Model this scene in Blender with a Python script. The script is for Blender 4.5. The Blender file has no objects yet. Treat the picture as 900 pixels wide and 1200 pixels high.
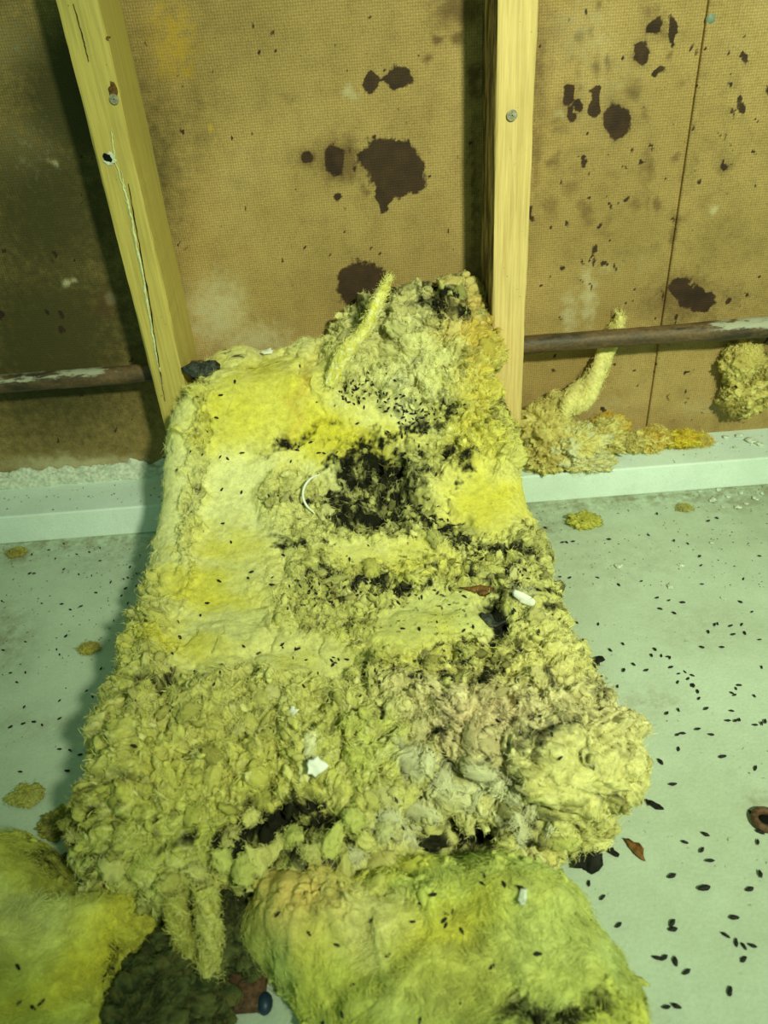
import bpy, bmesh, math, random
import numpy as np
from mathutils import Vector, Matrix
random.seed(7)
rng = np.random.default_rng(7)
scene = bpy.context.scene
COL = scene.collection

# ------------------------------------------------------------------ camera
CAM_H = 0.585; PITCH = math.radians(34.5); ROLL = math.radians(4.45); FPX = 901.0
cF = np.array([0, math.cos(PITCH), -math.sin(PITCH)])
R0 = np.array([1.0, 0, 0]); U0 = np.array([0, math.sin(PITCH), math.cos(PITCH)])
cR = math.cos(ROLL) * R0 - math.sin(ROLL) * U0
cU = math.cos(ROLL) * U0 + math.sin(ROLL) * R0
cP = np.array([0, 0, CAM_H])
cam_d = bpy.data.cameras.new('camera'); cam = bpy.data.objects.new('camera', cam_d); COL.objects.link(cam)
cam.matrix_world = Matrix(((cR[0], cU[0], -cF[0], 0), (cR[1], cU[1], -cF[1], 0), (cR[2], cU[2], -cF[2], CAM_H), (0, 0, 0, 1)))
cam_d.sensor_fit = 'HORIZONTAL'; cam_d.sensor_width = 36; cam_d.lens = 36 * FPX / 900
cam_d.clip_start = 0.01; cam_d.clip_end = 50
cam_d.dof.use_dof = True; cam_d.dof.focus_distance = 0.78; cam_d.dof.aperture_fstop = 9.0
scene.camera = cam
# ------------------------------------------------------------------ light and exposure
scene.view_settings.view_transform = 'Standard'; scene.view_settings.look = 'None'
scene.view_settings.gamma = 1; scene.view_settings.use_curve_mapping = False
scene.view_settings.exposure = 0.16
world = bpy.data.worlds.new('world'); scene.world = world; world.use_nodes = True
bg = world.node_tree.nodes['Background']; bg.inputs[0].default_value = (0.55, 1.0, 0.60, 1); bg.inputs[1].default_value = 0.27
lamp_d = bpy.data.lights.new('work_lamp', 'SPOT'); lamp = bpy.data.objects.new('work_lamp', lamp_d); COL.objects.link(lamp)
lamp_d.energy = 94; lamp_d.color = (0.92, 1.0, 0.68); lamp_d.shadow_soft_size = 0.05
lamp_d.spot_size = math.radians(68); lamp_d.spot_blend = 1.0
lamp.location = (0.46, -0.42, 1.10)
lamp.rotation_euler = (Vector((0.20, 0.82, 0.18)) - Vector(lamp.location)).to_track_quat('-Z', 'Y').to_euler()


# ------------------------------------------------------------------ pixel <-> world helpers
def ray(px, py):
    d = cF + (px - 450) / FPX * cR - (py - 600) / FPX * cU
    return d
def at_y(px, py, y):
    d = ray(px, py); return cP + d * (y / d[1])
def at_z(px, py, z):
    d = ray(px, py); return cP + d * ((z - CAM_H) / d[2])
def project(P):
    v = P - cP
    z = v @ cF
    return 450 + FPX * (v @ cR) / z, 600 - FPX * (v @ cU) / z, z
def lin(c):
    c = np.asarray(c, float) / 255.0
    return np.where(c <= 0.04045, c / 12.92, ((c + 0.055) / 1.055) ** 2.4)
def l4(*c): return tuple(lin(c)) + (1.0,)
def sstep(a, b, x):
    t = np.clip((x - a) / (b - a), 0, 1); return t * t * (3 - 2 * t)


# ------------------------------------------------------------------ numpy noise
def _h(ix, iy, iz, seed):
    with np.errstate(over='ignore'):
        h = (ix.astype(np.uint32) * np.uint32(374761393) + iy.astype(np.uint32) * np.uint32(668265263)
             + iz.astype(np.uint32) * np.uint32(2147483647 - 58) + np.uint32(seed * 974711 + 17))
        h = (h ^ (h >> np.uint32(13))) * np.uint32(1274126177)
        h = (h ^ (h >> np.uint32(16))) * np.uint32(2246822519)
        h = h ^ (h >> np.uint32(15))
    return h
def perlin(x, y, z=None, seed=0):
    if z is None: z = np.zeros_like(x)
    x0 = np.floor(x).astype(np.int64); y0 = np.floor(y).astype(np.int64); z0 = np.floor(z).astype(np.int64)
    fx, fy, fz = x - x0, y - y0, z - z0
    u, v, w = [f * f * f * (f * (f * 6 - 15) + 10) for f in (fx, fy, fz)]
    flat = not np.any(z)
    out = 0
    for dz in ((0,) if flat else (0, 1)):
        for dy in (0, 1):
            for dx in (0, 1):
                h = _h(x0 + dx, y0 + dy, z0 + dz, seed)
                a = (h & np.uint32(1023)).astype(float) * (2 * math.pi / 1024)
                c = ((h >> np.uint32(10)) & np.uint32(1023)).astype(float) / 511.5 - 1
                if flat: g = np.cos(a) * (fx - dx) + np.sin(a) * (fy - dy)
                else:
                    s = np.sqrt(1 - c * c + 1e-9)
                    g = s * np.cos(a) * (fx - dx) + s * np.sin(a) * (fy - dy) + c * (fz - dz)
                wt = (u if dx else 1 - u) * (v if dy else 1 - v) * (1 if flat else (w if dz else 1 - w))
                out = out + g * wt
    return out * 1.5
def fbm(x, y, z=None, o=4, seed=0, gain=0.5):
    a, t = 1.0, 0
    for i in range(o):
        t = t + a * perlin(x * 2 ** i + 13.7 * i, y * 2 ** i - 7.1 * i, None if z is None else z * 2 ** i, seed + i)
        a *= gain
    return t
def worley(x, y, seed=0):
    x0 = np.floor(x).astype(np.int64); y0 = np.floor(y).astype(np.int64)
    f1 = np.full(x.shape, 9.0); f2 = np.full(x.shape, 9.0); cid = np.zeros(x.shape)
    z = np.zeros_like(x0)
    for dy in (-1, 0, 1):
        for dx in (-1, 0, 1):
            h = _h(x0 + dx, y0 + dy, z, seed)
            jx = (h & np.uint32(1023)).astype(float) / 1023; jy = ((h >> np.uint32(10)) & np.uint32(1023)).astype(float) / 1023
            r = ((h >> np.uint32(20)) & np.uint32(1023)).astype(float) / 1023
            d = np.hypot(x0 + dx + jx - x, y0 + dy + jy - y)
            new = d < f1
            f2 = np.where(new, f1, np.minimum(f2, d)); cid = np.where(new, r, cid); f1 = np.where(new, d, f1)
    return f1, f2, cid


# ------------------------------------------------------------------ object helpers
def link(o, parent=None):
    COL.objects.link(o)
    if parent is not None: o.parent = parent
    return o
def tag(o, label=None, cat=None, group=None, kind=None):
    if label: o['label'] = label
    if cat: o['category'] = cat
    if group: o['group'] = group
    if kind: o['kind'] = kind
    return o
def empty(name, loc=(0, 0, 0)):
    o = bpy.data.objects.new(name, None); o.location = loc; o.empty_display_size = 0.02
    return link(o)
def mesh_np(name, V, faces, mat, parent=None, col=None, smooth=True, attrs=None):
    me = bpy.data.meshes.new(name)
    V = np.asarray(V, np.float32); F = np.asarray(faces, np.int32)
    k = F.shape[1]
    me.vertices.add(len(V)); me.vertices.foreach_set('co', V.ravel())
    me.loops.add(F.size); me.loops.foreach_set('vertex_index', F.ravel())
    me.polygons.add(len(F)); me.polygons.foreach_set('loop_start', np.arange(0, F.size, k, dtype=np.int32))
    try: me.polygons.foreach_set('loop_total', np.full(len(F), k, np.int32))
    except Exception: pass
    me.update(calc_edges=True)
    if smooth: me.polygons.foreach_set('use_smooth', np.ones(len(F), bool))
    if col is not None:
        a = me.color_attributes.new('Col', 'FLOAT_COLOR', 'POINT')
        c = np.ones((len(V), 4), np.float32); c[:, :3] = col; a.data.foreach_set('color', c.ravel())
    for n, val in (attrs or {}).items():
        a = me.attributes.new(n, 'FLOAT', 'POINT'); a.data.foreach_set('value', np.asarray(val, np.float32).ravel())
    me.materials.append(mat); me.validate()
    return link(bpy.data.objects.new(name, me), parent)
def bm_obj(name, bm, mat, parent=None, smooth=False):
    me = bpy.data.meshes.new(name); bm.normal_update(); bm.to_mesh(me); bm.free()
    if smooth:
        for p in me.polygons: p.use_smooth = True
    me.materials.append(mat)
    return link(bpy.data.objects.new(name, me), parent)
def grid_faces(n, m):           # n rows, m columns
    i = np.arange(n * m).reshape(n, m)
    return np.stack([i[:-1, :-1], i[:-1, 1:], i[1:, 1:], i[1:, :-1]], -1).reshape(-1, 4)
def box_bm(x0, x1, y0, y1, z0, z1, bev=0.0, seg=2, cuts=0):
    bm = bmesh.new(); bmesh.ops.create_cube(bm, size=1)
    for v in bm.verts:
        v.co = Vector((x0 + (v.co.x + .5) * (x1 - x0), y0 + (v.co.y + .5) * (y1 - y0), z0 + (v.co.z + .5) * (z1 - z0)))
    if bev: bmesh.ops.bevel(bm, geom=bm.edges[:], offset=bev, segments=seg, affect='EDGES', profile=0.5)
    return bm


# ------------------------------------------------------------------ materials
class M:
    def __init__(s, name, rough=0.8, spec=0.2):
        s.m = bpy.data.materials.new(name); s.m.use_nodes = True; s.t = s.m.node_tree
        s.b = s.t.nodes['Principled BSDF']; s.b.inputs['Roughness'].default_value = rough
        s.b.inputs['Specular IOR Level'].default_value = spec
    def n(s, typ, **k):
        nd = s.t.nodes.new(typ)
        for a, v in k.items():
            if a.startswith('i_'): nd.inputs[a[2:].replace('_', ' ')].default_value = v
            else: setattr(nd, a, v)
        return nd
    def l(s, a, b): s.t.links.new(a, b)
    def coord(s, kind='Object', scale=(1, 1, 1)):
        tc = s.n('ShaderNodeTexCoord'); mp = s.n('ShaderNodeMapping'); mp.inputs['Scale'].default_value = scale
        s.l(tc.outputs[kind], mp.inputs['Vector']); return mp.outputs[0]
    def noise(s, vec, scale, detail=4, rough=0.5, dist=0.0):
        nd = s.n('ShaderNodeTexNoise'); nd.inputs['Scale'].default_value = scale; nd.inputs['Detail'].default_value = detail
        nd.inputs['Roughness'].default_value = rough; nd.inputs['Distortion'].default_value = dist
        s.l(vec, nd.inputs['Vector']); return nd.outputs['Fac']
    def ramp(s, fac, stops):
        r = s.n('ShaderNodeValToRGB'); e = r.color_ramp.elements
        while len(e) < len(stops): e.new(0.5)
        for x, (p, c) in zip(e, stops): x.position = p; x.color = c if len(c) == 4 else tuple(c) + (1,)
        s.l(fac, r.inputs[0]); return r.outputs[0]
    def mix(s, fac, a, b, mode='MIX'):
        x = s.n('ShaderNodeMix', data_type='RGBA', blend_type=mode)
        for sock, v in ((0, fac), (6, a), (7, b)):
            if hasattr(v, 'is_linked') or hasattr(v, 'links'): s.l(v, x.inputs[sock])
            else: x.inputs[sock].default_value = v
        return x.outputs[2]
    def math(s, op, a, b=0.0, clamp=False):
        x = s.n('ShaderNodeMath', operation=op); x.use_clamp = clamp
        for i, v in enumerate((a, b)):
            if hasattr(v, 'links'): s.l(v, x.inputs[i])
            else: x.inputs[i].default_value = v
        return x.outputs[0]
    def attr(s, name):
        a = s.n('ShaderNodeAttribute'); a.attribute_name = name; return a
    def bump(s, h, strength=0.5, dist=0.002):
        b = s.n('ShaderNodeBump'); b.inputs['Strength'].default_value = strength; b.inputs['Distance'].default_value = dist
        s.l(h, b.inputs['Height']); s.l(b.outputs[0], s.b.inputs['Normal'])
    def base(s, v):
        if hasattr(v, 'links'): s.l(v, s.b.inputs['Base Color'])
        else: s.b.inputs['Base Color'].default_value = v
BW = lambda v: (v, v, v, 1)

def wool_mat(name, source):
    m = M(name, 1.0, 0.05)
    v = m.coord('Object')
    if source == 'object':
        oi = m.n('ShaderNodeObjectInfo'); c = oi.outputs['Color']
    else: c = m.attr('Col').outputs['Color']
    n1 = m.noise(v, 170, 3, 0.6, 0.6); n2 = m.noise(v, 900, 2, 0.6)
    c = m.mix(1.0, c, m.ramp(n1, [(0.25, BW(0.72)), (0.5, BW(0.97)), (0.75, BW(1.08))]), 'MULTIPLY')
    c = m.mix(1.0, c, m.ramp(n2, [(0.3, BW(0.84)), (0.7, BW(1.06))]), 'MULTIPLY')
    m.base(c)
    m.b.inputs['Subsurface Weight'].default_value = 0.35
    m.b.inputs['Subsurface Radius'].default_value = (1, 0.9, 0.4); m.b.inputs['Subsurface Scale'].default_value = 0.006
    m.bump(m.math('ADD', n1, n2), 0.35, 0.0015)
    return m.m
MAT_WOOL = wool_mat('mineral_wool', 'attr')
MAT_TUFT = wool_mat('mineral_wool_tuft', 'object')
mf = M('wool_fibre', 0.9, 0.1); mf.base(mf.attr('Col').outputs['Color']); MAT_FIBRE = mf.m

def board_mat():
    m = M('hardboard', 0.75, 0.25)
    v = m.coord('Object'); tc = m.n('ShaderNodeTexCoord')
    big = m.noise(v, 5, 5, 0.6); mid = m.noise(v, 38, 4, 0.65); fine = m.noise(v, 420, 2, 0.6)
    c = m.ramp(big, [(0.3, l4(152, 128, 74)), (0.55, l4(174, 148, 90)), (0.75, l4(190, 164, 106))])
    c = m.mix(1.0, c, m.ramp(mid, [(0.25, BW(0.78)), (0.5, BW(1.0)), (0.8, BW(1.1))]), 'MULTIPLY')
    # pressed mesh on the rough side of the board
    w1 = m.n('ShaderNodeTexWave', wave_type='BANDS', bands_direction='X'); w1.inputs['Scale'].default_value = 115; w1.inputs['Distortion'].default_value = 1.6; w1.inputs['Detail Scale'].default_value = 2.0
    w2 = m.n('ShaderNodeTexWave', wave_type='BANDS', bands_direction='Z'); w2.inputs['Scale'].default_value = 115; w2.inputs['Distortion'].default_value = 1.6
    m.l(v, w1.inputs['Vector']); m.l(v, w2.inputs['Vector'])
    weave = m.math('MULTIPLY', w1.outputs['Fac'], w2.outputs['Fac'])
    c = m.mix(1.0, c, m.ramp(weave, [(0.0, BW(0.80)), (0.6, BW(1.12))]), 'MULTIPLY')
    c = m.mix(1.0, c, m.ramp(fine, [(0.3, BW(0.8)), (0.7, BW(1.12))]), 'MULTIPLY')
    # dirt with painted stud shadow, pale dust, paint, stains from the painted fields plus noise for their edges
    edge = m.noise(v, 95, 5, 0.7)
    e0 = m.math('SUBTRACT', edge, 0.5)
    def field(name, gain, lo, hi, top=1.0):
        f = m.math('ADD', m.attr(name).outputs['Fac'], m.math('MULTIPLY', e0, gain))
        mr = m.n('ShaderNodeMapRange', interpolation_type='SMOOTHSTEP'); mr.inputs[1].default_value = lo; mr.inputs[2].default_value = hi; mr.inputs[4].default_value = top
        m.l(f, mr.inputs[0]); return mr.outputs[0]
    c = m.mix(field('grime_shade', 0.9, 0.1, 1.1, 0.92), c, l4(56, 55, 25))
    c = m.mix(field('dust', 1.3, 0.25, 1.1, 0.75), c, l4(196, 188, 150))
    c = m.mix(field('paint', 2.2, 0.45, 1.15, 0.42), c, l4(205, 165, 15))
    c = m.mix(field('halo', 0.9, 0.0, 0.8, 0.75), c, l4(84, 60, 34))
    sp = m.noise(v, 130, 3, 0.55); sp2 = m.noise(v, 7, 2, 0.5)
    spk = m.math('MULTIPLY', m.ramp(sp, [(0.685, BW(0)), (0.72, BW(1))]), m.ramp(sp2, [(0.45, BW(0.1)), (0.6, BW(1))]))
    c = m.mix(m.math('MULTIPLY', spk, 0.8), c, l4(70, 50, 28))
    c = m.mix(field('stain', 0.85, -0.05, 0.12, 0.96), c, m.ramp(m.noise(v, 60, 4), [(0.3, l4(38, 25, 17)), (0.75, l4(66, 45, 30))]))
    m.base(c)
    m.bump(m.math('ADD', m.math('MULTIPLY', weave, 0.6), fine), 0.5, 0.0012)
    return m.m
MAT_BOARD = board_mat()

def wood_mat(name, a, b, dark):
    m = M(name, 0.65, 0.3)
    v = m.coord('Object', (1, 1, 0.035)); v2 = m.coord('Object')
    g = m.noise(v, 150, 5, 0.6, 0.3); g2 = m.noise(v, 520, 3, 0.6)
    c = m.ramp(g, [(0.3, a), (0.52, b), (0.7, a)])
    c = m.mix(1.0, c, m.ramp(g2, [(0.3, BW(0.84)), (0.65, BW(1.05))]), 'MULTIPLY')
    bl = m.noise(v2, 9, 3, 0.5)
    c = m.mix(m.ramp(bl, [(0.55, BW(0)), (0.8, BW(0.35))]), c, dark)
    sp = m.noise(v2, 210, 2, 0.5)
    c = m.mix(m.ramp(sp, [(0.72, BW(0)), (0.76, BW(0.7))]), c, l4(90, 75, 40))
    mo = m.math('MULTIPLY', m.attr('mould').outputs['Fac'], m.ramp(m.noise(m.coord('Object', (1, 1, .25)), 60, 5, .7), [(.34, BW(0.15)), (.56, BW(.93))]))
    c = m.mix(mo, c, l4(40, 34, 22))
    m.base(c); m.bump(m.math('ADD', g, g2), 0.3, 0.0008)
    return m.m
MAT_STUD = wood_mat('pine_stud', l4(200, 172, 104), l4(222, 196, 128), l4(170, 140, 70))
MAT_STUD_OLD = wood_mat('pine_stud_old', l4(176, 160, 82), l4(196, 178, 96), l4(150, 120, 48))

def simple(name, c, rough=0.8, spec=0.2, var=0.15, scale=120, metal=0.0, bump=0.3, c2=None):
    m = M(name, rough, spec); v = m.coord('Object'); n = m.noise(v, scale, 4, 0.6)
    c0 = tuple(lin(c)); lo = tuple(x * (1 - var) for x in c0) + (1,); hi = tuple(min(1, x * (1 + var)) for x in c0) + (1,)
    if c2: lo = l4(*c2)
    m.base(m.ramp(n, [(0.35, lo), (0.65, hi)])); m.b.inputs['Metallic'].default_value = metal
    m.bump(n, bump, 0.001); return m.m
MAT_DROP = simple('dropping', (20, 19, 17), 0.55, 0.35, 0.4, 600)
MAT_BLACK = simple('black_scrap', (26, 28, 22), 0.8, 0.2, 0.6, 200)
MAT_GREY = simple('grey_felt', (62, 66, 60), 0.95, 0.1, 0.6, 260, bump=0.8)
MAT_BROWN = simple('wood_chip', (112, 78, 36), 0.7, 0.25, 0.5, 160)
MAT_BARK = simple('bark', (104, 72, 30), 0.8, 0.2, 0.5, 260, c2=(52, 40, 18))
MAT_WHITE = simple('white_scrap', (225, 228, 214), 0.8, 0.2, 0.08, 160)
MAT_RUST = simple('rusty_metal', (88, 64, 44), 0.65, 0.3, 0.5, 240)
MAT_BLUE = simple('blue_plastic', (24, 46, 66), 0.45, 0.4, 0.2, 90)
MAT_STEEL = simple('screw_steel', (150, 146, 122), 0.4, 0.5, 0.35, 400, metal=0.2)
MAT_HOLE = simple('dark_hole', (18, 20, 16), 0.9, 0.1, 0.2, 100)
MAT_PLASTER = simple('plaster_crumb', (196, 204, 184), 0.95, 0.1, 0.25, 220, bump=0.8)
MAT_FLAKE = simple('papery_flake', (190, 194, 164), 0.95, 0.1, 0.2, 300, bump=0.8, c2=(120, 124, 92))

def floor_mat(name, base, dirty, amount):
    m = M(name, 0.8, 0.25); v = m.coord('Object')
    big = m.noise(v, 4.5, 5, 0.6); mid = m.noise(v, 32, 5, 0.7); fine = m.noise(v, 330, 3, 0.6)
    c = m.ramp(big, [(0.3, dirty), (0.6, base)])
    c = m.mix(1.0, c, m.ramp(mid, [(0.3, BW(0.93)), (0.6, BW(1.0)), (0.8, BW(1.03))]), 'MULTIPLY')
    c = m.mix(1.0, c, m.ramp(fine, [(0.3, BW(0.93)), (0.7, BW(1.03))]), 'MULTIPLY')
    pit = m.ramp(m.noise(v, 190, 2, 0.5), [(0.68, BW(0)), (0.73, BW(1))])
    pat = m.ramp(m.noise(v, 13, 3, 0.6), [(0.46, BW(0)), (0.62, BW(amount))])
    f = m.math('MULTIPLY', pit, pat)
    c = m.mix(f, c, l4(70, 72, 52))
    d = m.attr('dirt').outputs['Fac']
    dd = m.math('MULTIPLY', d, m.ramp(m.noise(v, 60, 5, 0.75), [(0.38, BW(0)), (0.62, BW(1))]))
    c = m.mix(dd, c, l4(126, 122, 92))
    m.base(c); m.bump(m.math('ADD', fine, mid), 0.35, 0.0012); return m.m
MAT_FLOOR = floor_mat('dusty_white_floor', l4(190, 206, 184), l4(172, 186, 160), 0.75)
MAT_SILL = floor_mat('white_painted_timber', l4(222, 238, 228), l4(206, 224, 208), 0.15)

def pipe_mat():
    m = M('old_pipe', 0.55, 0.4); v = m.coord('Object', (1, 1, 1)); v2 = m.coord('Object', (0.3, 1, 1))
    n = m.noise(v2, 55, 5, 0.65); n2 = m.noise(v, 260, 3, 0.6)
    c = m.ramp(n, [(0.32, l4(46, 42, 30)), (0.5, l4(92, 74, 50)), (0.62, l4(112, 88, 58)), (0.7, l4(60, 52, 38))])
    c = m.mix(1.0, c, m.ramp(n2, [(0.3, BW(0.7)), (0.7, BW(1.15))]), 'MULTIPLY')
    f = m.math('ADD', m.attr('paint').outputs['Fac'], m.math('MULTIPLY', m.math('SUBTRACT', m.noise(v2, 90, 5, 0.7), 0.5), 1.7))
    c = m.mix(m.ramp(f, [(0.48, BW(0)), (0.62, BW(0.85))]), c, l4(170, 172, 150))
    m.base(c); m.bump(n2, 0.5, 0.0012); return m.m
MAT_PIPE = pipe_mat()

# ------------------------------------------------------------------ setting
Y_WALL, Y_STUD, Y_SILL = 0.925, 0.836, 0.845
SILL_H = 0.043
# wall : boards between the studs
def stud_x(px, py, y): return at_y(px, py, y)[0]
LX0, LX1 = stud_x(128, 250, Y_STUD), stud_x(171, 250, Y_STUD)
RX0, RX1 = stud_x(579, 250, Y_STUD), stud_x(621, 250, Y_STUD)
SEAM = stud_x(794, 245, Y_WALL)

FIELDS = {k: [] for k in ('stain', 'halo', 'dust', 'paint', 'grime_shade')}
def st(kind, px, py, rx, ry=None, amt=1.0): FIELDS[kind].append((px, py, rx, ry or rx, amt))
for a in ((452, 185, 34, 27), (466, 203, 35, 30), (478, 200, 22, 30), (450, 225, 12, 16), (425, 335, 32, 30), (392, 186, 14, 19), (467, 91, 16, 15), (436, 96, 9, 12),
          (360, 184, 7, 6), (450, 244, 5, 7), (396, 233, 4, 6), (320, 44, 3, 8), (303, 57, 3, 3), (405, 243, 2, 3), (433, 288, 3, 2), (436, 161, 3, 4),
          (666, 112, 8, 13), (669, 132, 5, 12), (678, 122, 4, 8), (697, 108, 6, 10), (697, 125, 9, 12), (723, 142, 17, 22), (788, 36, 6, 18), (789, 54, 4, 7), (752, 62, 10, 13), (774, 82, 9, 5), (770, 86, 5, 5),
          (768, 31, 9, 11), (657, 212, 3, 4), (621, 250, 5, 9), (707, 310, 5, 5), (716, 490, 6, 6), (682, 307, 3, 3), (763, 172, 3, 5), (752, 189, 3, 4),
          (800, 340, 15, 14), (812, 350, 20, 15), (826, 354, 15, 13), (852, 353, 4, 4), (867, 118, 3, 9), (859, 133, 3, 9), (870, 128, 2, 8), (898, 104, 3, 6), (871, 66, 3, 8), (848, 193, 4, 8), (824, 188, 2, 3), (836, 170, 2, 3), (884, 180, 2, 3),
          (36, 365, 2, 2), (53, 365, 3, 4), (71, 387, 4, 6), (1, 370, 4, 6), (72, 366, 3, 3), (5, 296, 4, 3), (200, 415, 5, 10)):
    st('stain', *a)
for a in ((398, 188, 27, 27, .9), (362, 186, 13, 11, .7), (512, 47, 7, 7, .9), (535, 45, 8, 7, .9), (502, 68, 6, 5, .7), (540, 12, 34, 22, .8), (555, 90, 8, 22, .9), (555, 220, 3, 90, .7), (426, 222, 5, 8, .6),
          (125, 356, 15, 14, .9), (723, 140, 22, 30, .6), (670, 120, 17, 28, .5), (768, 32, 16, 18, .6), (752, 62, 14, 17, .5), (800, 350, 50, 28, .7), (785, 380, 14, 26, .5), (745, 240, 8, 8, .5),
          (760, 198, 8, 34, .5), (848, 195, 10, 12, .6), (630, 70, 18, 90, .55), (640, 40, 40, 40, .35), (700, 180, 60, 40, .2), (628, 180, 8, 60, .5), (338, 114, 12, 9, .35), (470, 130, 60, 60, .15)):
    st('halo', *a)
for a in ((255, 365, 45, 55, .9), (300, 400, 60, 30, .8), (410, 108, 11, 13, .8), (690, 345, 12, 45, .8), (668, 370, 14, 40, .7), (710, 315, 10, 14, .6), (680, 40, 60, 60, .5), (80, 330, 7, 5, 1.2), (62, 190, 9, 6, .9),
          (655, 136, 10, 10, .7), (130, 352, 9, 8, 1.2), (30, 175, 60, 60, .4), (837, 245, 7, 8, .9), (848, 190, 10, 8, .5), (10, 50, 80, 50, .4), (870, 130, 12, 30, .3), (755, 300, 12, 40, .4), (90, 545, 110, 14, 1.0), (340, 115, 11, 8, .4), (710, 110, 80, 120, .42), (735, 320, 50, 90, .3), (700, 475, 60, 18, .5), (830, 480, 60, 14, .5)):
    st('dust', *a)
for a in ((205, 50, 38, 60, 1.0), (190, 20, 30, 30, .9), (216, 82, 20, 20, .9), (245, 150, 5, 6, 1.4), (175, 75, 20, 20, .5)):
    st('paint', *a)
for a in ((100, 110, 80, 90, 1.0), (60, 250, 110, 120, .75), (60, 400, 120, 130, .8), (180, 200, 45, 140, .75), (200, 330, 28, 80, .5), (160, 470, 40, 60, .3), (560, 200, 12, 240, .6), (20, 340, 90, 300, .35), (226, 130, 40, 90, .4), (850, 280, 70, 240, .12)):  # board dirt, plus the left stud's cast shadow painted in as colour
    st('grime_shade', *a)

rs = random.Random(12)
for (n, x0, x1, y0, y1, a, b) in ((110, 622, 800, 0, 500, 1.0, 3.4), (45, 800, 900, 20, 480, 1.0, 3.2), (50, 170, 560, 0, 340, .9, 2.6), (26, 0, 170, 180, 540, 1, 3)):
    for _ in range(n):
        q = rs.uniform(a, b) * rs.uniform(.5, 1); st('stain', rs.uniform(x0, x1), rs.uniform(y0, y1), q, q * rs.uniform(.8, 2.4))
for _ in range(44): st('halo', rs.uniform(625, 800), rs.uniform(0, 300), rs.uniform(4, 13), rs.uniform(5, 18), rs.uniform(.3, .65))
wall = empty('wall_back', (0.0, Y_WALL, 0)); tag(wall, kind='structure')
def board(x0, x1, z0, z1, yoff, dark=0.0):
    nx = max(8, int((x1 - x0) / 0.0028)); nz = int((z1 - z0) / 0.0028)
    X, Z = np.meshgrid(np.linspace(x0, x1, nx), np.linspace(z0, z1, nz))
    Y = np.full_like(X, Y_WALL - yoff)
    P = np.stack([X, Y, Z], -1).reshape(-1, 3)
    px, py, _ = project(P)
    wx = px + 5 * fbm(P[:, 0] * 60, P[:, 2] * 60, o=3, seed=3); wy = py + 5 * fbm(P[:, 0] * 60, P[:, 2] * 60, o=3, seed=9)
    at = {}
    for k, lst in FIELDS.items():
        f = np.full(len(P), -0.6 if k == 'stain' else 0.0)
        for (a, b, rx, ry, amt) in lst:
            q = np.sqrt(((wx - a) / rx) ** 2 + ((wy - b) / ry) ** 2)
            if k == 'stain': f = np.maximum(f, np.maximum((1 - q), -0.6) * np.clip(min(rx, ry) / 9, .35, 1.0))
            else: f = np.maximum(f, amt * np.exp(-q * q * 0.9))
        if k == 'grime_shade': f = f + dark
        at[k] = f
    F = grid_faces(nz, nx)
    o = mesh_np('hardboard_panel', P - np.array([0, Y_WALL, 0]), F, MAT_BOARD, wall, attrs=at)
    md = o.modifiers.new('thick', 'SOLIDIFY'); md.thickness = 0.004; md.offset = -1
    return o
LSTUDC, RSTUDC = (LX0 + LX1) / 2, (RX0 + RX1) / 2
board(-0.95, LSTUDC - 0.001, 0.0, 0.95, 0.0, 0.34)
board(LSTUDC + 0.001, RSTUDC - 0.001, 0.0, 0.95, 0.0, 0.0)
board(RSTUDC + 0.001, SEAM + 0.012, 0.0, 0.95, 0.0, 0.0)
board(SEAM, 0.95, 0.0, 0.95, 0.0046, 0.10)

# floor
nx, ny = 260, 220
X, Y = np.meshgrid(np.linspace(-0.95, 0.95, nx), np.linspace(-0.55, 0.94, ny))
P = np.stack([X, Y, 0.0009 * fbm(X * 14, Y * 14, o=3)], -1).reshape(-1, 3)
px, py, pz = project(P)
dirt = np.zeros(len(P))
dirt = np.maximum(dirt, .85 * np.exp(-((Y.ravel() - 0.835) / 0.022) ** 2))
for a in ((260, 690, 60, 40, .0), (850, 580, 60, 20, .9), (20, 650, 25, 14, .9), (110, 640, 70, 30, .6), (10, 745, 30, 40, .7), (60, 850, 80, 20, .35), (765, 820, 45, 16, .5), (640, 620, 30, 20, .7), (720, 660, 120, 50, .25), (890, 940, 18, 14, .7), (820, 740, 70, 30, .3)):
    if a[4]: dirt = np.maximum(dirt, a[4] * np.exp(-((px - a[0]) / a[2]) ** 2 - ((py - a[1]) / a[3]) ** 2) * (pz > 0.1))
fl = mesh_np('floor', P, grid_faces(ny, nx), MAT_FLOOR, attrs={'dirt': dirt}); tag(fl, kind='structure')

# white painted timbers on the floor along the wall, one each side of the bay
def sill(name, x0, x1, label):
    bm = box_bm(x0, x1, Y_SILL, Y_WALL, 0.0, SILL_H, 0.002)
    o = bm_obj(name, bm, MAT_SILL); tag(o, label, kind='structure'); return o
sill('trim_1', -0.95, LX0 - 0.001, 'white painted timber along the wall foot left of the studs')
sill('trim_2', RX1 + 0.001, 0.95, 'white painted timber along the wall foot right of the studs')
sill('trim_3', LX1 + 0.001, RX0 - 0.001, 'white painted timber under the insulation between the studs')
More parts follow.
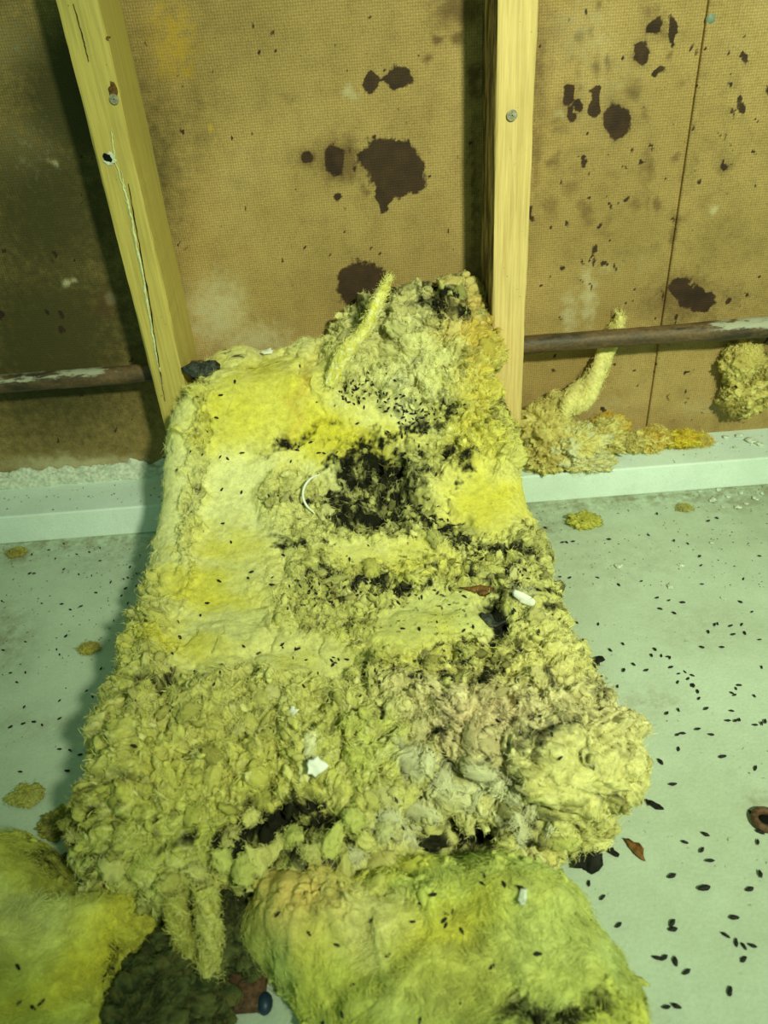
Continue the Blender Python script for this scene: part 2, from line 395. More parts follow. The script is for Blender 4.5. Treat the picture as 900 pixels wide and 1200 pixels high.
# rough plaster fillet where the left board meets the timber
n, k = 220, 9
xs = np.linspace(-0.9, LX0 - 0.002, n); V = []
for j in range(k):
    a = j / (k - 1)
    r = 0.016 + 0.006 * fbm(xs * 40, np.full(n, a * 2.0), o=3, seed=4)
    yy = Y_WALL - 0.001 - r * np.sin(a * math.pi / 2) * 0.55
    zz = SILL_H + r * np.cos(a * math.pi / 2) * 1.4 + 0.002 * fbm(xs * 160, np.full(n, a * 5), o=2, seed=6) * (1 - a)
    V.append(np.stack([xs, yy, zz], -1))
V = np.stack(V, 0).reshape(-1, 3)
tag(mesh_np('trim_4', V, grid_faces(k, n), MAT_PLASTER), 'crumbling white plaster line at the foot of the left board', kind='structure')

# studs
def screw_head(parent, p, r=0.0042, mat=None, name='screw'):
    bm = bmesh.new()
    bmesh.ops.create_cone(bm, cap_ends=True, segments=16, radius1=r * .55, radius2=r, depth=0.0018)
    for v in bm.verts: v.co.z -= 0.0
    rot = Matrix.Rotation(math.radians(90), 4, 'X')
    bmesh.ops.transform(bm, matrix=rot, verts=bm.verts[:])
    # cross recess
    for a in (0.3, 0.3 + math.pi / 2):
        b = bmesh.ops.create_cube(bm, size=1)['verts']
        bmesh.ops.transform(bm, matrix=Matrix.Translation((0, -0.0011, 0)) @ Matrix.Rotation(a, 4, 'Y') @ Matrix.Diagonal((r * 1.1, 0.0008, r * .25, 1)), verts=b)
    o = bm_obj(name, bm, mat or MAT_STEEL, parent)
    o.location = Vector(p) - Vector(parent.location); return o
def stud(x0, x1, mat, label, bot, mould=0.0):
    root = empty('timber_stud', ((x0 + x1) / 2, (Y_STUD + Y_WALL) / 2, bot))
    tag(root, label, 'stud')
    cx, cy = root.location.x, root.location.y
    bm = bmesh.new()
    # long box subdivided along its length with worn arrises
    nz = 90; prof = []
    b = 0.003
    hx, hy = (x1 - x0) / 2, (Y_WALL - 0.002 - Y_STUD) / 2
    prof = [(-hx + b, -hy), (hx - b, -hy), (hx - b * .3, -hy + b * .3), (hx, -hy + b), (hx, hy), (-hx, hy), (-hx, -hy + b), (-hx + b * .3, -hy + b * .3)]
    zs = np.linspace(0, 0.95 - bot, nz); prev = None
    for z in zs:
        w = [0.0007 * math.sin(z * 31 + q * 2.1) + random.uniform(-.0003, .0003) for q in range(8)]
        ringv = [bm.verts.new((p[0] + w[q] * (1 if q in (2, 3) else .4), p[1] + w[q] * .4, z)) for q, p in enumerate(prof)]
        if prev:
            for q in range(8): bm.faces.new((prev[q], prev[(q + 1) % 8], ringv[(q + 1) % 8], ringv[q]))
        else: bm.faces.new(ringv[::-1])
        prev = ringv
    bm.faces.new(prev)
    o = bm_obj('timber', bm, mat, root)
    at = o.data.attributes.new('mould', 'FLOAT', 'POINT'); at.data.foreach_set('value', [mould * (1.0 if v.co.x < -hx + .0035 and v.co.y > -hy + .002 else 0) for v in o.data.vertices])
    return root
FOOT = 0.088
sl = stud(LX0, LX1, MAT_STUD_OLD, 'yellowed timber stud with a long white crack, left of the insulation', FOOT)
sr = stud(RX0, RX1, MAT_STUD, 'pale timber stud with one screw, right of the insulation', FOOT, 1.0)
for s, x0, x1 in ((sl, LX0, LX1), (sr, RX0, RX1)):
    bm = box_bm(x0 - s.location.x, x1 - s.location.x, Y_STUD + 0.001 - s.location.y, Y_WALL - .003 - s.location.y, -FOOT + 0.0, 0.0, 0.0015)
    tag(bm_obj('foot_block', bm, MAT_SILL, s), 'white painted block under the stud')
screw_head(sr, at_y(600, 135, Y_STUD - 0.0009), 0.0052)
screw_head(sl, at_y(134, 116, Y_STUD - 0.0006), 0.0045, MAT_STEEL)
def disc(parent, p, r, mat, name, seed, elong=1.0, thick=0.0006, label=None):
    bm = bmesh.new(); n = 18; rr = random.Random(seed)
    ring = []
    for i in range(n):
        a = i / n * 2 * math.pi; q = r * (1 + rr.uniform(-.25, .25))
        ring.append((q * math.cos(a), q * math.sin(a) * elong))
    f = [bm.verts.new((x, -thick, z)) for x, z in ring]; g = [bm.verts.new((x * 1.15, 0.0004, z * 1.15)) for x, z in ring]
    bm.faces.new(f)
    for i in range(n): bm.faces.new((f[i], f[(i + 1) % n], g[(i + 1) % n], g[i])[::-1])
    bmesh.ops.recalc_face_normals(bm, faces=bm.faces[:])
    o = bm_obj(name, bm, mat, parent); o.location = Vector(p) - Vector(parent.location)
    if label: o['label'] = label
    return o
disc(sl, at_y(128, 186, Y_STUD), 0.0055, MAT_PLASTER, 'hole_rim', 3)
disc(sl, at_y(126, 185, Y_STUD - 0.0006), 0.0038, MAT_HOLE, 'screw_hole', 4)
disc(sl, at_y(133, 108, Y_STUD), 0.0034, MAT_BARK, 'knot', 5, 2.0)
disc(sl, at_y(127, 44, Y_STUD), 0.002, MAT_BARK, 'knot', 8, .5)
# splits along the left stud's face : slim jagged slivers of paler, torn wood, then dark cracks
def sliver(parent, pts, w, mat, name, label=None, y=Y_STUD, seed=1):
    rr = random.Random(seed); bm = bmesh.new(); prev = None
    W = [at_y(a, b, y) - np.array(parent.location) for a, b in pts]
    dense = []
    for i in range(len(W) - 1):
        for t in np.linspace(0, 1, 9, endpoint=False): dense.append(W[i] * (1 - t) + W[i + 1] * t)
    dense.append(W[-1])
    for i, p in enumerate(dense):
        q = w * rr.uniform(.3, 1.2) * math.sin(math.pi * (i + .6) / len(dense)) ** .4; jx = rr.uniform(-w, w) * .5
        cur = [bm.verts.new((p[0] + jx - q, p[1] + .0003, p[2])), bm.verts.new((p[0] + jx, p[1] - .0009, p[2])), bm.verts.new((p[0] + jx + q, p[1] + .0003, p[2]))]
        if prev:
            bm.faces.new((prev[0], prev[1], cur[1], cur[0])); bm.faces.new((prev[1], prev[2], cur[2], cur[1]))
        prev = cur
    o = bm_obj(name, bm, mat, parent)
    if label: o['label'] = label
    return o
MAT_SPLINTER = simple('torn_wood', (206, 212, 160), 0.9, 0.1, 0.2, 300)
sliver(sl, [(130, 150), (134, 186), (146, 225), (152, 250)], 0.0012, MAT_SPLINTER, 'split', 'pale torn split', seed=2)
sliver(sl, [(142, 200), (155, 262), (170, 340), (178, 390), (190, 452)], 0.0016, MAT_SPLINTER, 'split', 'pale torn split', seed=3)
sliver(sl, [(86, 4), (97, 44), (104, 72)], 0.0005, MAT_HOLE, 'crack', 'dark crack', seed=4)
sliver(sl, [(150, 215), (163, 285), (176, 360), (186, 425), (193, 470)], 0.0008, MAT_HOLE, 'crack', 'dark crack', seed=5)

# pipe
pipe = empty('pipe', (0, 0.885, 0.23)); tag(pipe, 'old rusty metal pipe with flaking paint running low along the wall', 'pipe')
pl, pr_ = at_y(0, 450, 0.885), at_y(900, 383, 0.885)
def pipe_mesh():
    n, k = 420, 20; d = (pr_ - pl); A = pl - d * .35; B = pr_ + d * .35
    t = np.linspace(0, 1, n); C = A + (B - A) * t[:, None]
    ax = (B - A) / np.linalg.norm(B - A); e1 = np.cross(ax, [0, 1, 0]); e1 /= np.linalg.norm(e1); e2 = np.cross(e1, ax)
    ph = np.arange(k) * 2 * math.pi / k
    TT, PP = np.meshgrid(t, ph, indexing='ij')
    r = 0.0112 + 0.0006 * fbm(TT * 90, np.cos(PP) * 2 + 5, np.sin(PP) * 2 + .3, o=3, seed=2) + 0.0016 * sstep(.72, .76, TT) * (TT < 9)
    V = C[:, None, :] + r[..., None] * (np.cos(PP)[..., None] * e1 + np.sin(PP)[..., None] * e2)
    up = V[..., 2] - C[:, None, 2]
    px, py, _ = project(V.reshape(-1, 3)); px = px.reshape(up.shape)
    paint = 0.12 + 0.45 * np.clip(-(px - 180) / 60, 0, 1) * np.clip(up / 0.008, 0, 1) + 0.5 * sstep(800, 860, px) * np.clip(.4 + up / 0.012, 0, 1)
    i = np.arange(n * k).reshape(n, k); j = np.roll(i, -1, 1)
    F = np.stack([i[:-1], j[:-1], j[1:], i[1:]], -1).reshape(-1, 4)
    return mesh_np('pipe_wall', V.reshape(-1, 3) - np.array(pipe.location), F, MAT_PIPE, pipe, attrs={'paint': paint.ravel()})
pipe_mesh()
bm = bmesh.new()
bmesh.ops.create_cone(bm, cap_ends=True, segments=20, radius1=0.0135, radius2=0.0135, depth=0.012)
bmesh.ops.transform(bm, matrix=Matrix.Rotation(math.radians(90), 4, 'Y'), verts=bm.verts[:])
pc = at_y(567, 408, 0.885)
co = bm_obj('collar', bm, MAT_RUST, pipe); co.location = Vector((RX0 - 0.010, 0.885, pc[2])) - Vector(pipe.location); co['label'] = 'rusty collar beside the right stud'
# blue-grey nail in the far right board
nb = empty('nail', at_y(833, 22, Y_WALL - .0035)); tag(nb, 'grey nail head in the far right board near the top', 'nail')
bm = bmesh.new(); bmesh.ops.create_uvsphere(bm, u_segments=14, v_segments=8, radius=0.0055)
for v in bm.verts: v.co.y *= .35
bm_obj('nail_head', bm, simple('nail_grey', (112, 130, 112), .5, .4, .15, 200), nb, True)


# ------------------------------------------------------------------ wool surfaces
def clumps(S, T, z, seed=0):
    """relief of crumbled wool, metres : rounded puffs torn into swirling folds"""
    ax = fbm(S * 30, T * 30, z, o=2, seed=seed + 1); ay = fbm(S * 30, T * 30, z, o=2, seed=seed + 5)
    wx = S + 0.010 * ax; wy = T + 0.010 * ay
    h = 0
    for fr, am, sd in ((24, 0.0150, 11), (50, 0.0115, 12), (105, .0040, 15)):
        f1, f2, cid = worley(wx * fr, wy * fr * 1.15, seed + sd)
        h = h + am * (np.sqrt(np.clip(1 - (f1 / .9) ** 2, 0, 1)) * (.45 + .8 * cid) - .35) - am * .35 * np.exp(-((f2 - f1) / .11) ** 2)
    vx = wx + .006 * fbm(wx * 70, wy * 70, z, o=2, seed=seed + 31); vy = wy + .006 * fbm(wx * 70, wy * 70, z, o=2, seed=seed + 37)
    for fr, am, sd in ((52, .0062, 21), (120, .0034, 24), (270, .0013, 27)):
        n = np.abs(perlin(vx * fr, vy * fr * 1.3, z, seed=seed + sd))
        h = h + am * (np.clip(n * 1.8, 0, 1) ** .7 - .5)
    return h
def fluff(S, T, z, seed=0):
    return 0.007 * fbm(S * 11, T * 11, z, o=2, seed=seed) + 0.0006 * fbm(S * 60, T * 110, z, o=2, seed=seed + 4) + 0.00022 * fbm(S * 330, T * 420, z, o=2, seed=seed + 8)
def normals_grid(V):
    du = np.gradient(V, axis=1); dv = np.gradient(V, axis=0)
    n = np.cross(du, dv); n /= np.linalg.norm(n, axis=-1, keepdims=True) + 1e-12
    return n
def blob(px, py, a, b, rx, ry, ang=0.0, soft=.35):
    c, s = math.cos(math.radians(ang)), math.sin(math.radians(ang))
    dx, dy = px - a, py - b
    q = np.sqrt(((dx * c + dy * s) / rx) ** 2 + ((-dx * s + dy * c) / ry) ** 2)
    return 1 - sstep(1 - soft, 1 + soft, q)
def catmull(pts, n):
    p = np.array(pts, float); p = np.vstack([2 * p[0] - p[1], p, 2 * p[-1] - p[-2]])
    out = []
    for i in range(1, len(p) - 2):
        t = np.linspace(0, 1, 40, endpoint=False)[:, None]
        a, b, c, d = p[i - 1], p[i], p[i + 1], p[i + 2]
        out.append(.5 * (2 * b + (c - a) * t + (2 * a - 5 * b + 4 * c - d) * t ** 2 + (3 * b - a - 3 * c + d) * t ** 3))
    out.append(p[-2][None]); q = np.vstack(out)
    L = np.r_[0, np.cumsum(np.linalg.norm(np.diff(q, axis=0), axis=1))]
    s = np.linspace(0, L[-1], n)
    return np.stack([np.interp(s, L, q[:, i]) for i in range(q.shape[1])], -1), s

class Surf:         # pixel-indexed look-up of a finished surface, to set things on it where the photograph shows them
    def __init__(s): s.P = []; s.N = []; s.C = []
    def add(s, P, N, C): s.P.append(P); s.N.append(N); s.C.append(C)
    def done(s):
        s.P = np.vstack(s.P); s.N = np.vstack(s.N); s.C = np.vstack(s.C)
        px, py, z = project(s.P)
        ok = (px > 0) & (px < 899) & (py > 0) & (py < 1199) & ((s.N @ np.array([0, -.5, .8])) > -.3)
        idx = np.where(ok)[0]; o = np.argsort(-z[idx]); idx = idx[o]
        s.map = np.full((600, 450), -1, int); s.map[(py[idx] / 2).astype(int), (px[idx] / 2).astype(int)] = idx
    def at(s, px, py):
        x, y = int(px / 2), int(py / 2)
        for r in range(0, 7):
            sub = s.map[max(0, y - r):y + r + 1, max(0, x - r):x + r + 1]
            sub = sub[sub >= 0]
            if len(sub):
                # nearest to the camera
                P = s.P[sub]; i = sub[np.argmin((P - cP) @ cF)]
                return s.P[i], s.N[i], s.C[i]
        return None
SURF = Surf()

PALE, YEL, CLUMP, BEIGE, GREEN, OCHRE = [lin(c) for c in ((232, 230, 162), (222, 212, 66), (206, 204, 124), (212, 202, 152), (190, 200, 104), (208, 172, 60))]
DARK, SOIL, OLIVE, GREYW, PINK = [lin(c) for c in ((34, 35, 24), (122, 114, 62), (170, 168, 72), (212, 212, 166), (206, 178, 146))]
def mixc(c, k, m): return c + (np.asarray(k) - c) * np.clip(m, 0, 1)[:, None]

# ---- main batt
LT = np.array([(380, 232), (440, 208), (480, 197), (540, 187), (600, 175), (640, 168), (700, 160), (750, 148), (800, 144), (830, 130), (880, 122), (950, 120), (1000, 118), (1060, 116), (1200, 116)], float)
RT = np.array([(320, 566), (400, 570), (440, 584), (500, 600), (560, 612), (630, 628), (700, 658), (760, 684), (800, 704), (850, 730), (900, 754), (940, 748), (980, 716), (1010, 690), (1200, 690)], float)
def solve_x(y, z, tab):
    X = -0.2 if tab is LT else 0.2
    for _ in range(8):
        px, py, dz = project(np.array([X, y, z]))
        X += (np.interp(py, tab[:, 0], tab[:, 1]) - px) * dz / FPX
    return X
def build_main():
    prof, arc = catmull([(.915, .10), (.916, .20), (.898, .268), (.868, .272), (.83, .252), (.79, .222), (.755, .182), (.722, .153), (.67, .130), (.60, .117), (.50, .110), (.42, .107), (.365, .100), (.335, .082), (.322, .05), (.326, .012)], 760)
    NT, NS = len(prof), 540
    tang = np.gradient(prof, axis=0); tang /= np.linalg.norm(tang, axis=1, keepdims=True)
    nrm = np.stack([tang[:, 1], -tang[:, 0]], -1)          # (y,z) outward
    nrm = np.where((nrm[:, 1:2] < -0.2) & (prof[:, 0:1] > .8), nrm, nrm)
    fix = prof[:, 0] > 0.0
    # outward: up / toward the camera
    sgn = np.where((nrm @ np.array([-.45, .9])) < 0, -1, 1); 
    sgn[:] = -1 if (nrm[400] @ np.array([0, 1.])) < 0 else 1
    nrm = nrm * sgn[:, None]
    XL = np.array([solve_x(y, z, LT) for y, z in prof[::10]]); XR = np.array([solve_x(y, z, RT) for y, z in prof[::10]])
    XL = np.interp(np.arange(NT), np.arange(NT)[::10], XL); XR = np.interp(np.arange(NT), np.arange(NT)[::10], XR)
    back = sstep(.80, .84, prof[:, 0])
    XL = XL * (1 - back) + np.maximum(XL, LX1 + .004) * back; XR = XR * (1 - back) + np.minimum(XR, RX0 - .004) * back
    k = np.ones(9) / 9
    XL = np.convolve(np.pad(XL, 4, 'edge'), k, 'valid'); XR = np.convolve(np.pad(XR, 4, 'edge'), k, 'valid')
    a = np.linspace(-1, 1, NS)
    rr = 0.030
    # cross-section : flat top, rounded shoulders, sides
    fl = .78
    xo = np.where(np.abs(a) < fl, a / fl, np.sign(a)); 
    V = np.zeros((NT, NS, 3)); S = np.zeros((NT, NS)); T = np.repeat(arc[:, None], NS, 1)
    for j in range(NT):
        half = (XR[j] - XL[j]) / 2; cx = (XR[j] + XL[j]) / 2
        y, z = prof[j]
        drop = min(.085, max(z - .004, .012)) if y < .84 else .06
        # profile distance along the section
        r = min(rr, drop * .8)
        Ltop = half - r; Larc = r * math.pi / 2; Lside = max(drop - r, .001); L = Ltop + Larc + Lside
        d = np.abs(a) * L
        th = np.clip((d - Ltop) / r, 0, math.pi / 2)
        x = np.where(d < Ltop, d, Ltop + r * np.sin(th)); dr = np.where(d < Ltop, 0, r * (1 - np.cos(th))) + np.clip(d - Ltop - Larc, 0, None)
        V[j, :, 0] = cx + np.sign(a) * x
        V[j, :, 1] = y - nrm[j, 0] * dr; V[j, :, 2] = z - nrm[j, 1] * dr
        S[j] = np.sign(a) * d
    # crest lower on the left, torn front edge
    u = (V[..., 0] - XL[:, None]) / (XR - XL)[:, None]
    crest = sstep(.78, .87, V[..., 1])
    V[..., 2] += crest * (np.interp(u, [0, .12, .3, .42, .55, .75, .9, 1], [-.052, -.055, -.050, -.042, -.018, -.006, -.002, -.004]) + .006 * fbm(u * 9, u * 0 + .5, o=3, seed=31))
    front = sstep(.50, .32, V[..., 1])
    V[..., 1] += front * (np.interp(u, [0, .2, .33, .45, .6, .72, .85, 1], [.0, .008, .010, .010, .034, .030, .014, .030]) + .012 * fbm(u * 7, u * 0 + 2.5, o=3, seed=33))
    sag = sstep(.6, .34, V[..., 1]) * np.exp(-((u - .36) / .2) ** 2); V[..., 2] -= .012 * sag
    P = V.reshape(-1, 3); px, py, _ = project(P)
    s, t = S.ravel(), T.ravel(); z0 = np.full_like(s, .37)
    wob = 14 * fbm(s * 28, t * 28, o=3, seed=41); wob2 = 14 * fbm(s * 28, t * 28, o=3, seed=45)
    qx, qy = px + wob, py + wob2
    # --- where it is crumbled and where the smooth felt is left
    rough = np.ones_like(s)
    for b in ((300, 500, 108, 135, 0), (250, 610, 92, 110, 0), (240, 730, 80, 62, -8), (500, 735, 78, 32, -12), (568, 585, 62, 40, 8), (450, 500, 60, 30, 10), (330, 770, 90, 30, 5), (445, 650, 80, 14, 3)):
        rough = np.minimum(rough, 1 - blob(qx, qy, *b, soft=.3))
    rough = np.maximum(rough, .62 * blob(qx, qy, 228, 560, 13, 150, 5)); rough = np.maximum(rough, blob(qx, qy, 170, 770, 34, 70, 10))
    rough = np.maximum(rough, .8 * blob(qx, qy, 345, 590, 40, 40))
    side = sstep(.80, .97, np.abs(np.tile(a, NT)))
    rough = np.maximum(rough, side * sstep(640, 760, py))
    fine = blob(qx, qy, 500, 690, 190, 110, 0, .4)
    d = rough * clumps(s, t, z0) * (1.0 - .35 * fine) + (1 - .4 * rough) * fluff(s, t, z0)
    big = blob(qx, qy, 280, 880, 260, 130, 0, .5)
    f1, f2, cid = worley(s * 27 + .3 * fbm(s * 40, t * 40, o=2), t * 27, 77)
    d += big * .012 * (np.sqrt(np.clip(1 - (f1 / .9) ** 2, 0, 1)) * (.4 + cid) - .45)
    f1, f2, cid = worley(s * 24, t * 24, 78)
    topr = blob(qx, qy, 500, 385, 110, 75, 0, .4)
    d += topr * .010 * (np.sqrt(np.clip(1 - (f1 / .9) ** 2, 0, 1)) * (.4 + cid) - .4)
    # hollows and seams seen in the photograph
    for (x, y, rx, ry, an, dep) in ((430, 590, 62, 30, 10, -.020), (437, 540, 24, 34, -10, -.014), (500, 600, 70, 14, 22, -.013), (365, 578, 12, 30, -15, -.010), (330, 965, 70, 26, -8, -.020), (548, 962, 34, 14, 5, -.020),
                                    (575, 730, 16, 22, 0, -.010), (350, 430, 60, 4, 70, -.006), (230, 440, 20, 10, 0, -.006), (236, 520, 5, 110, 6, -.005), (340, 520, 60, 6, -18, -.007), (205, 815, 40, 14, -50, -.014),
                                    (470, 850, 50, 9, -40, -.009), (565, 690, 34, 8, 3, -.006), (610, 940, 40, 22, 40, -.012), (380, 400, 10, 60, 30, -.004), (590, 400, 12, 60, 4, -.012), (560, 640, 60, 7, 14, -.008)):
        d += dep * blob(qx, qy, x, y, rx, ry, an, .5)
    for (x, y, rx, ry, an, up) in ((300, 470, 70, 60, 0, .008), (290, 840, 170, 30, -6, .008), (660, 910, 90, 60, 10, .012), (480, 960, 60, 16, -10, .008), (530, 345, 50, 18, -8, .008), (150, 900, 50, 80, 0, .006), (440, 1000, 60, 20, 0, .010), (500, 735, 70, 26, -12, .005), (250, 420, 40, 20, 0, .006)):
        d += up * blob(qx, qy, x, y, rx, ry, an, .6)
    N = normals_grid(V).reshape(-1, 3)
    if np.mean(N[:, 2]) < 0: N = -N
    P = P + N * d[:, None]
    # second, smaller folding pass in 3-D
    P = P + rough[:, None] * .0016 * np.stack([fbm(P[:, 0] * 120, P[:, 1] * 120, P[:, 2] * 120, o=2, seed=q) for q in (51, 52, 53)], -1)
    P[:, 2] = np.maximum(P[:, 2], .0015 + (P[:, 1] > Y_SILL - .004) * SILL_H)
    P[:, 1] = np.minimum(P[:, 1], Y_WALL - .003)
    lim = P[:, 1] > Y_STUD - .006
    P[:, 0] = np.where(lim, np.clip(P[:, 0], LX1 + .0015, RX0 - .0015), P[:, 0])
    # --- colour
    n1 = fbm(s * 16, t * 16, o=4, seed=61); n2 = fbm(s * 60, t * 60, o=4, seed=65); n3 = fbm(s * 190, t * 190, o=3, seed=69)
    c = np.tile(PALE, (len(P), 1))
    c = mixc(c, YEL, sstep(.05, .7, n1) * .40 * (1 - .6 * rough))
    c = mixc(c, CLUMP, rough * .9)
    for (x, y, rx, ry, an, k, m) in ((320, 470, 70, 50, -10, YEL, .75), (260, 490, 40, 40, 0, YEL, .6), (400, 515, 70, 24, 5, YEL, .9), (240, 690, 60, 22, 10, YEL, .8), (215, 760, 50, 14, 6, YEL, .75), (275, 640, 45, 22, 15, YEL, .6), (545, 385, 34, 34, 0, OCHRE, .75), (560, 430, 26, 60, 0, OCHRE, .45),
                                     (560, 510, 40, 90, 0, YEL, .55), (575, 590, 60, 30, 0, YEL, .75), (350, 470, 8, 60, 20, OCHRE, .4), (480, 660, 80, 20, 5, YEL, .5), (500, 735, 80, 30, -12, GREEN, .35), (430, 870, 60, 40, 0, GREEN, .6), (250, 940, 130, 70, 0, YEL, .35), (200, 1000, 120, 60, 0, GREEN, .6),
                                     (280, 890, 230, 140, 0, OLIVE, .38), (440, 730, 190, 90, 0, OLIVE, .30), (640, 860, 130, 80, 10, BEIGE, .85), (560, 850, 60, 30, 0, PINK, .45), (500, 830, 50, 30, 0, BEIGE, .6), (680, 930, 80, 60, 0, CLUMP, .8), (480, 370, 90, 30, -10, BEIGE, .4), (480, 440, 60, 40, 0, PALE, .7), (130, 900, 50, 100, 0, OLIVE, .35), (550, 780, 120, 30, 6, YEL, .3), (160, 760, 30, 80, 10, OLIVE, .4)):
        c = mixc(c, k, m * blob(qx, qy, x, y, rx, ry, an, .7))
    # grime : streaky and blotchy, mostly over the crumbled part
    g = sstep(.12, .75, n2 + .35 * n3) * rough
    c = mixc(c, SOIL, g * (.40 + .45 * fine + .2 * topr))
    speck = sstep(.42, .70, n3 + .35 * n2)
    sx_ = s + .012 * fbm(s * 35, t * 35, o=2, seed=301); sy_ = t + .012 * fbm(s * 35, t * 35, o=2, seed=305)
    st1 = np.abs(perlin(sx_ * 55, sy_ * 120, seed=311)); st2 = perlin(sx_ * 24, sy_ * 24, seed=313)
    c = mixc(c, lin((96, 92, 44)), np.exp(-(st1 / .085) ** 2) * sstep(-.25, .35, st2) * rough * .80)
    st3 = np.abs(perlin(sx_ * 110 + 9, sy_ * 210, seed=317))
    c = mixc(c, lin((238, 232, 170)), np.exp(-(st3 / .09) ** 2) * rough * .45)
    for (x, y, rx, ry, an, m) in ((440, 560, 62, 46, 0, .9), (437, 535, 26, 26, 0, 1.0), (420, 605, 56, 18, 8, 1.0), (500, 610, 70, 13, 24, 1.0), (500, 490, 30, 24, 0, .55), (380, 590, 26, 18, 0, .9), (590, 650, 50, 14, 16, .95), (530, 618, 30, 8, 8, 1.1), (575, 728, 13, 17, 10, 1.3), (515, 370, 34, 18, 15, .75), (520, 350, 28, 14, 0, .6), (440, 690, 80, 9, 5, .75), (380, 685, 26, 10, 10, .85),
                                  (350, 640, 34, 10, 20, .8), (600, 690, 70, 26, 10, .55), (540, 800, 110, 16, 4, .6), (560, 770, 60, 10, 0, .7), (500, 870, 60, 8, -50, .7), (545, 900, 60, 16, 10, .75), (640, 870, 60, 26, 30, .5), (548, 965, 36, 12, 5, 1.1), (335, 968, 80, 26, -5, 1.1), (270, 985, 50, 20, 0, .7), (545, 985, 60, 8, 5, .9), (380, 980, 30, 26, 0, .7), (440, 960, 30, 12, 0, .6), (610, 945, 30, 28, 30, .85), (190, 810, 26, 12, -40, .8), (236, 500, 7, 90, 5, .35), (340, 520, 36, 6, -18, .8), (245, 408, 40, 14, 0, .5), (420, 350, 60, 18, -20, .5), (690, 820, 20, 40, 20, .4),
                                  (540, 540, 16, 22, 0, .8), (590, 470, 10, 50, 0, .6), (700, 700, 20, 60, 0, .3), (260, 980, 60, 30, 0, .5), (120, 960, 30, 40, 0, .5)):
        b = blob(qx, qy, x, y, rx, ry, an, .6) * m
        c = mixc(c, DARK, sstep(.15, .75, b * .72 + .45 * n2 + .30 * n3 - .02 * (b < .01)) * (b > .01))  # black soiling, with the shade of the hollows painted in as well
    c = mixc(c, DARK, speck * fine * .85 * sstep(-.1, .3, n1 + .2))
    for (x, y, rx, ry, an, m) in ((520, 905, 70, 22, 12, .75), (480, 950, 44, 14, -18, .9), (590, 930, 34, 20, 20, .7), (370, 895, 12, 12, 0, .9), (420, 1000, 50, 20, 0, .3), (615, 700, 14, 8, 0, .6), (480, 455, 30, 26, 0, .4), (310, 415, 26, 16, 0, .5)):
        c = mixc(c, GREYW, m * blob(qx, qy, x, y, rx, ry, an, .5) * sstep(-.35, .15, n2))
    c *= (1 + .10 * np.clip(n2, -1, 1) + .07 * np.clip(n3, -1, 1))[:, None]
    c = np.clip(c, .004, .95)
    V = P.reshape(NT, NS, 3)
    F = grid_faces(NT, NS)
    i = np.arange(NT * NS).reshape(NT, NS)
    under = np.stack([i[:-1, -1], i[:-1, 0], i[1:, 0], i[1:, -1]], -1)
    N = normals_grid(V).reshape(-1, 3)
    if np.mean(N[:, 2]) < 0: N = -N; F = F[:, ::-1]; under = under[:, ::-1]
    root = empty('insulation_batt', (0.0, .6, 0.0))
    tag(root, 'long sagging yellow insulation batt slumped out between the studs onto the floor', 'insulation')
    mesh_np('wool_body', P - np.array(root.location), np.vstack([F, under]), MAT_WOOL, root, col=c)
    SURF.add(P, N, c)
    return root, dict(P=P, N=N, C=c, rough=rough, px=px, py=py)
batt, B = build_main()

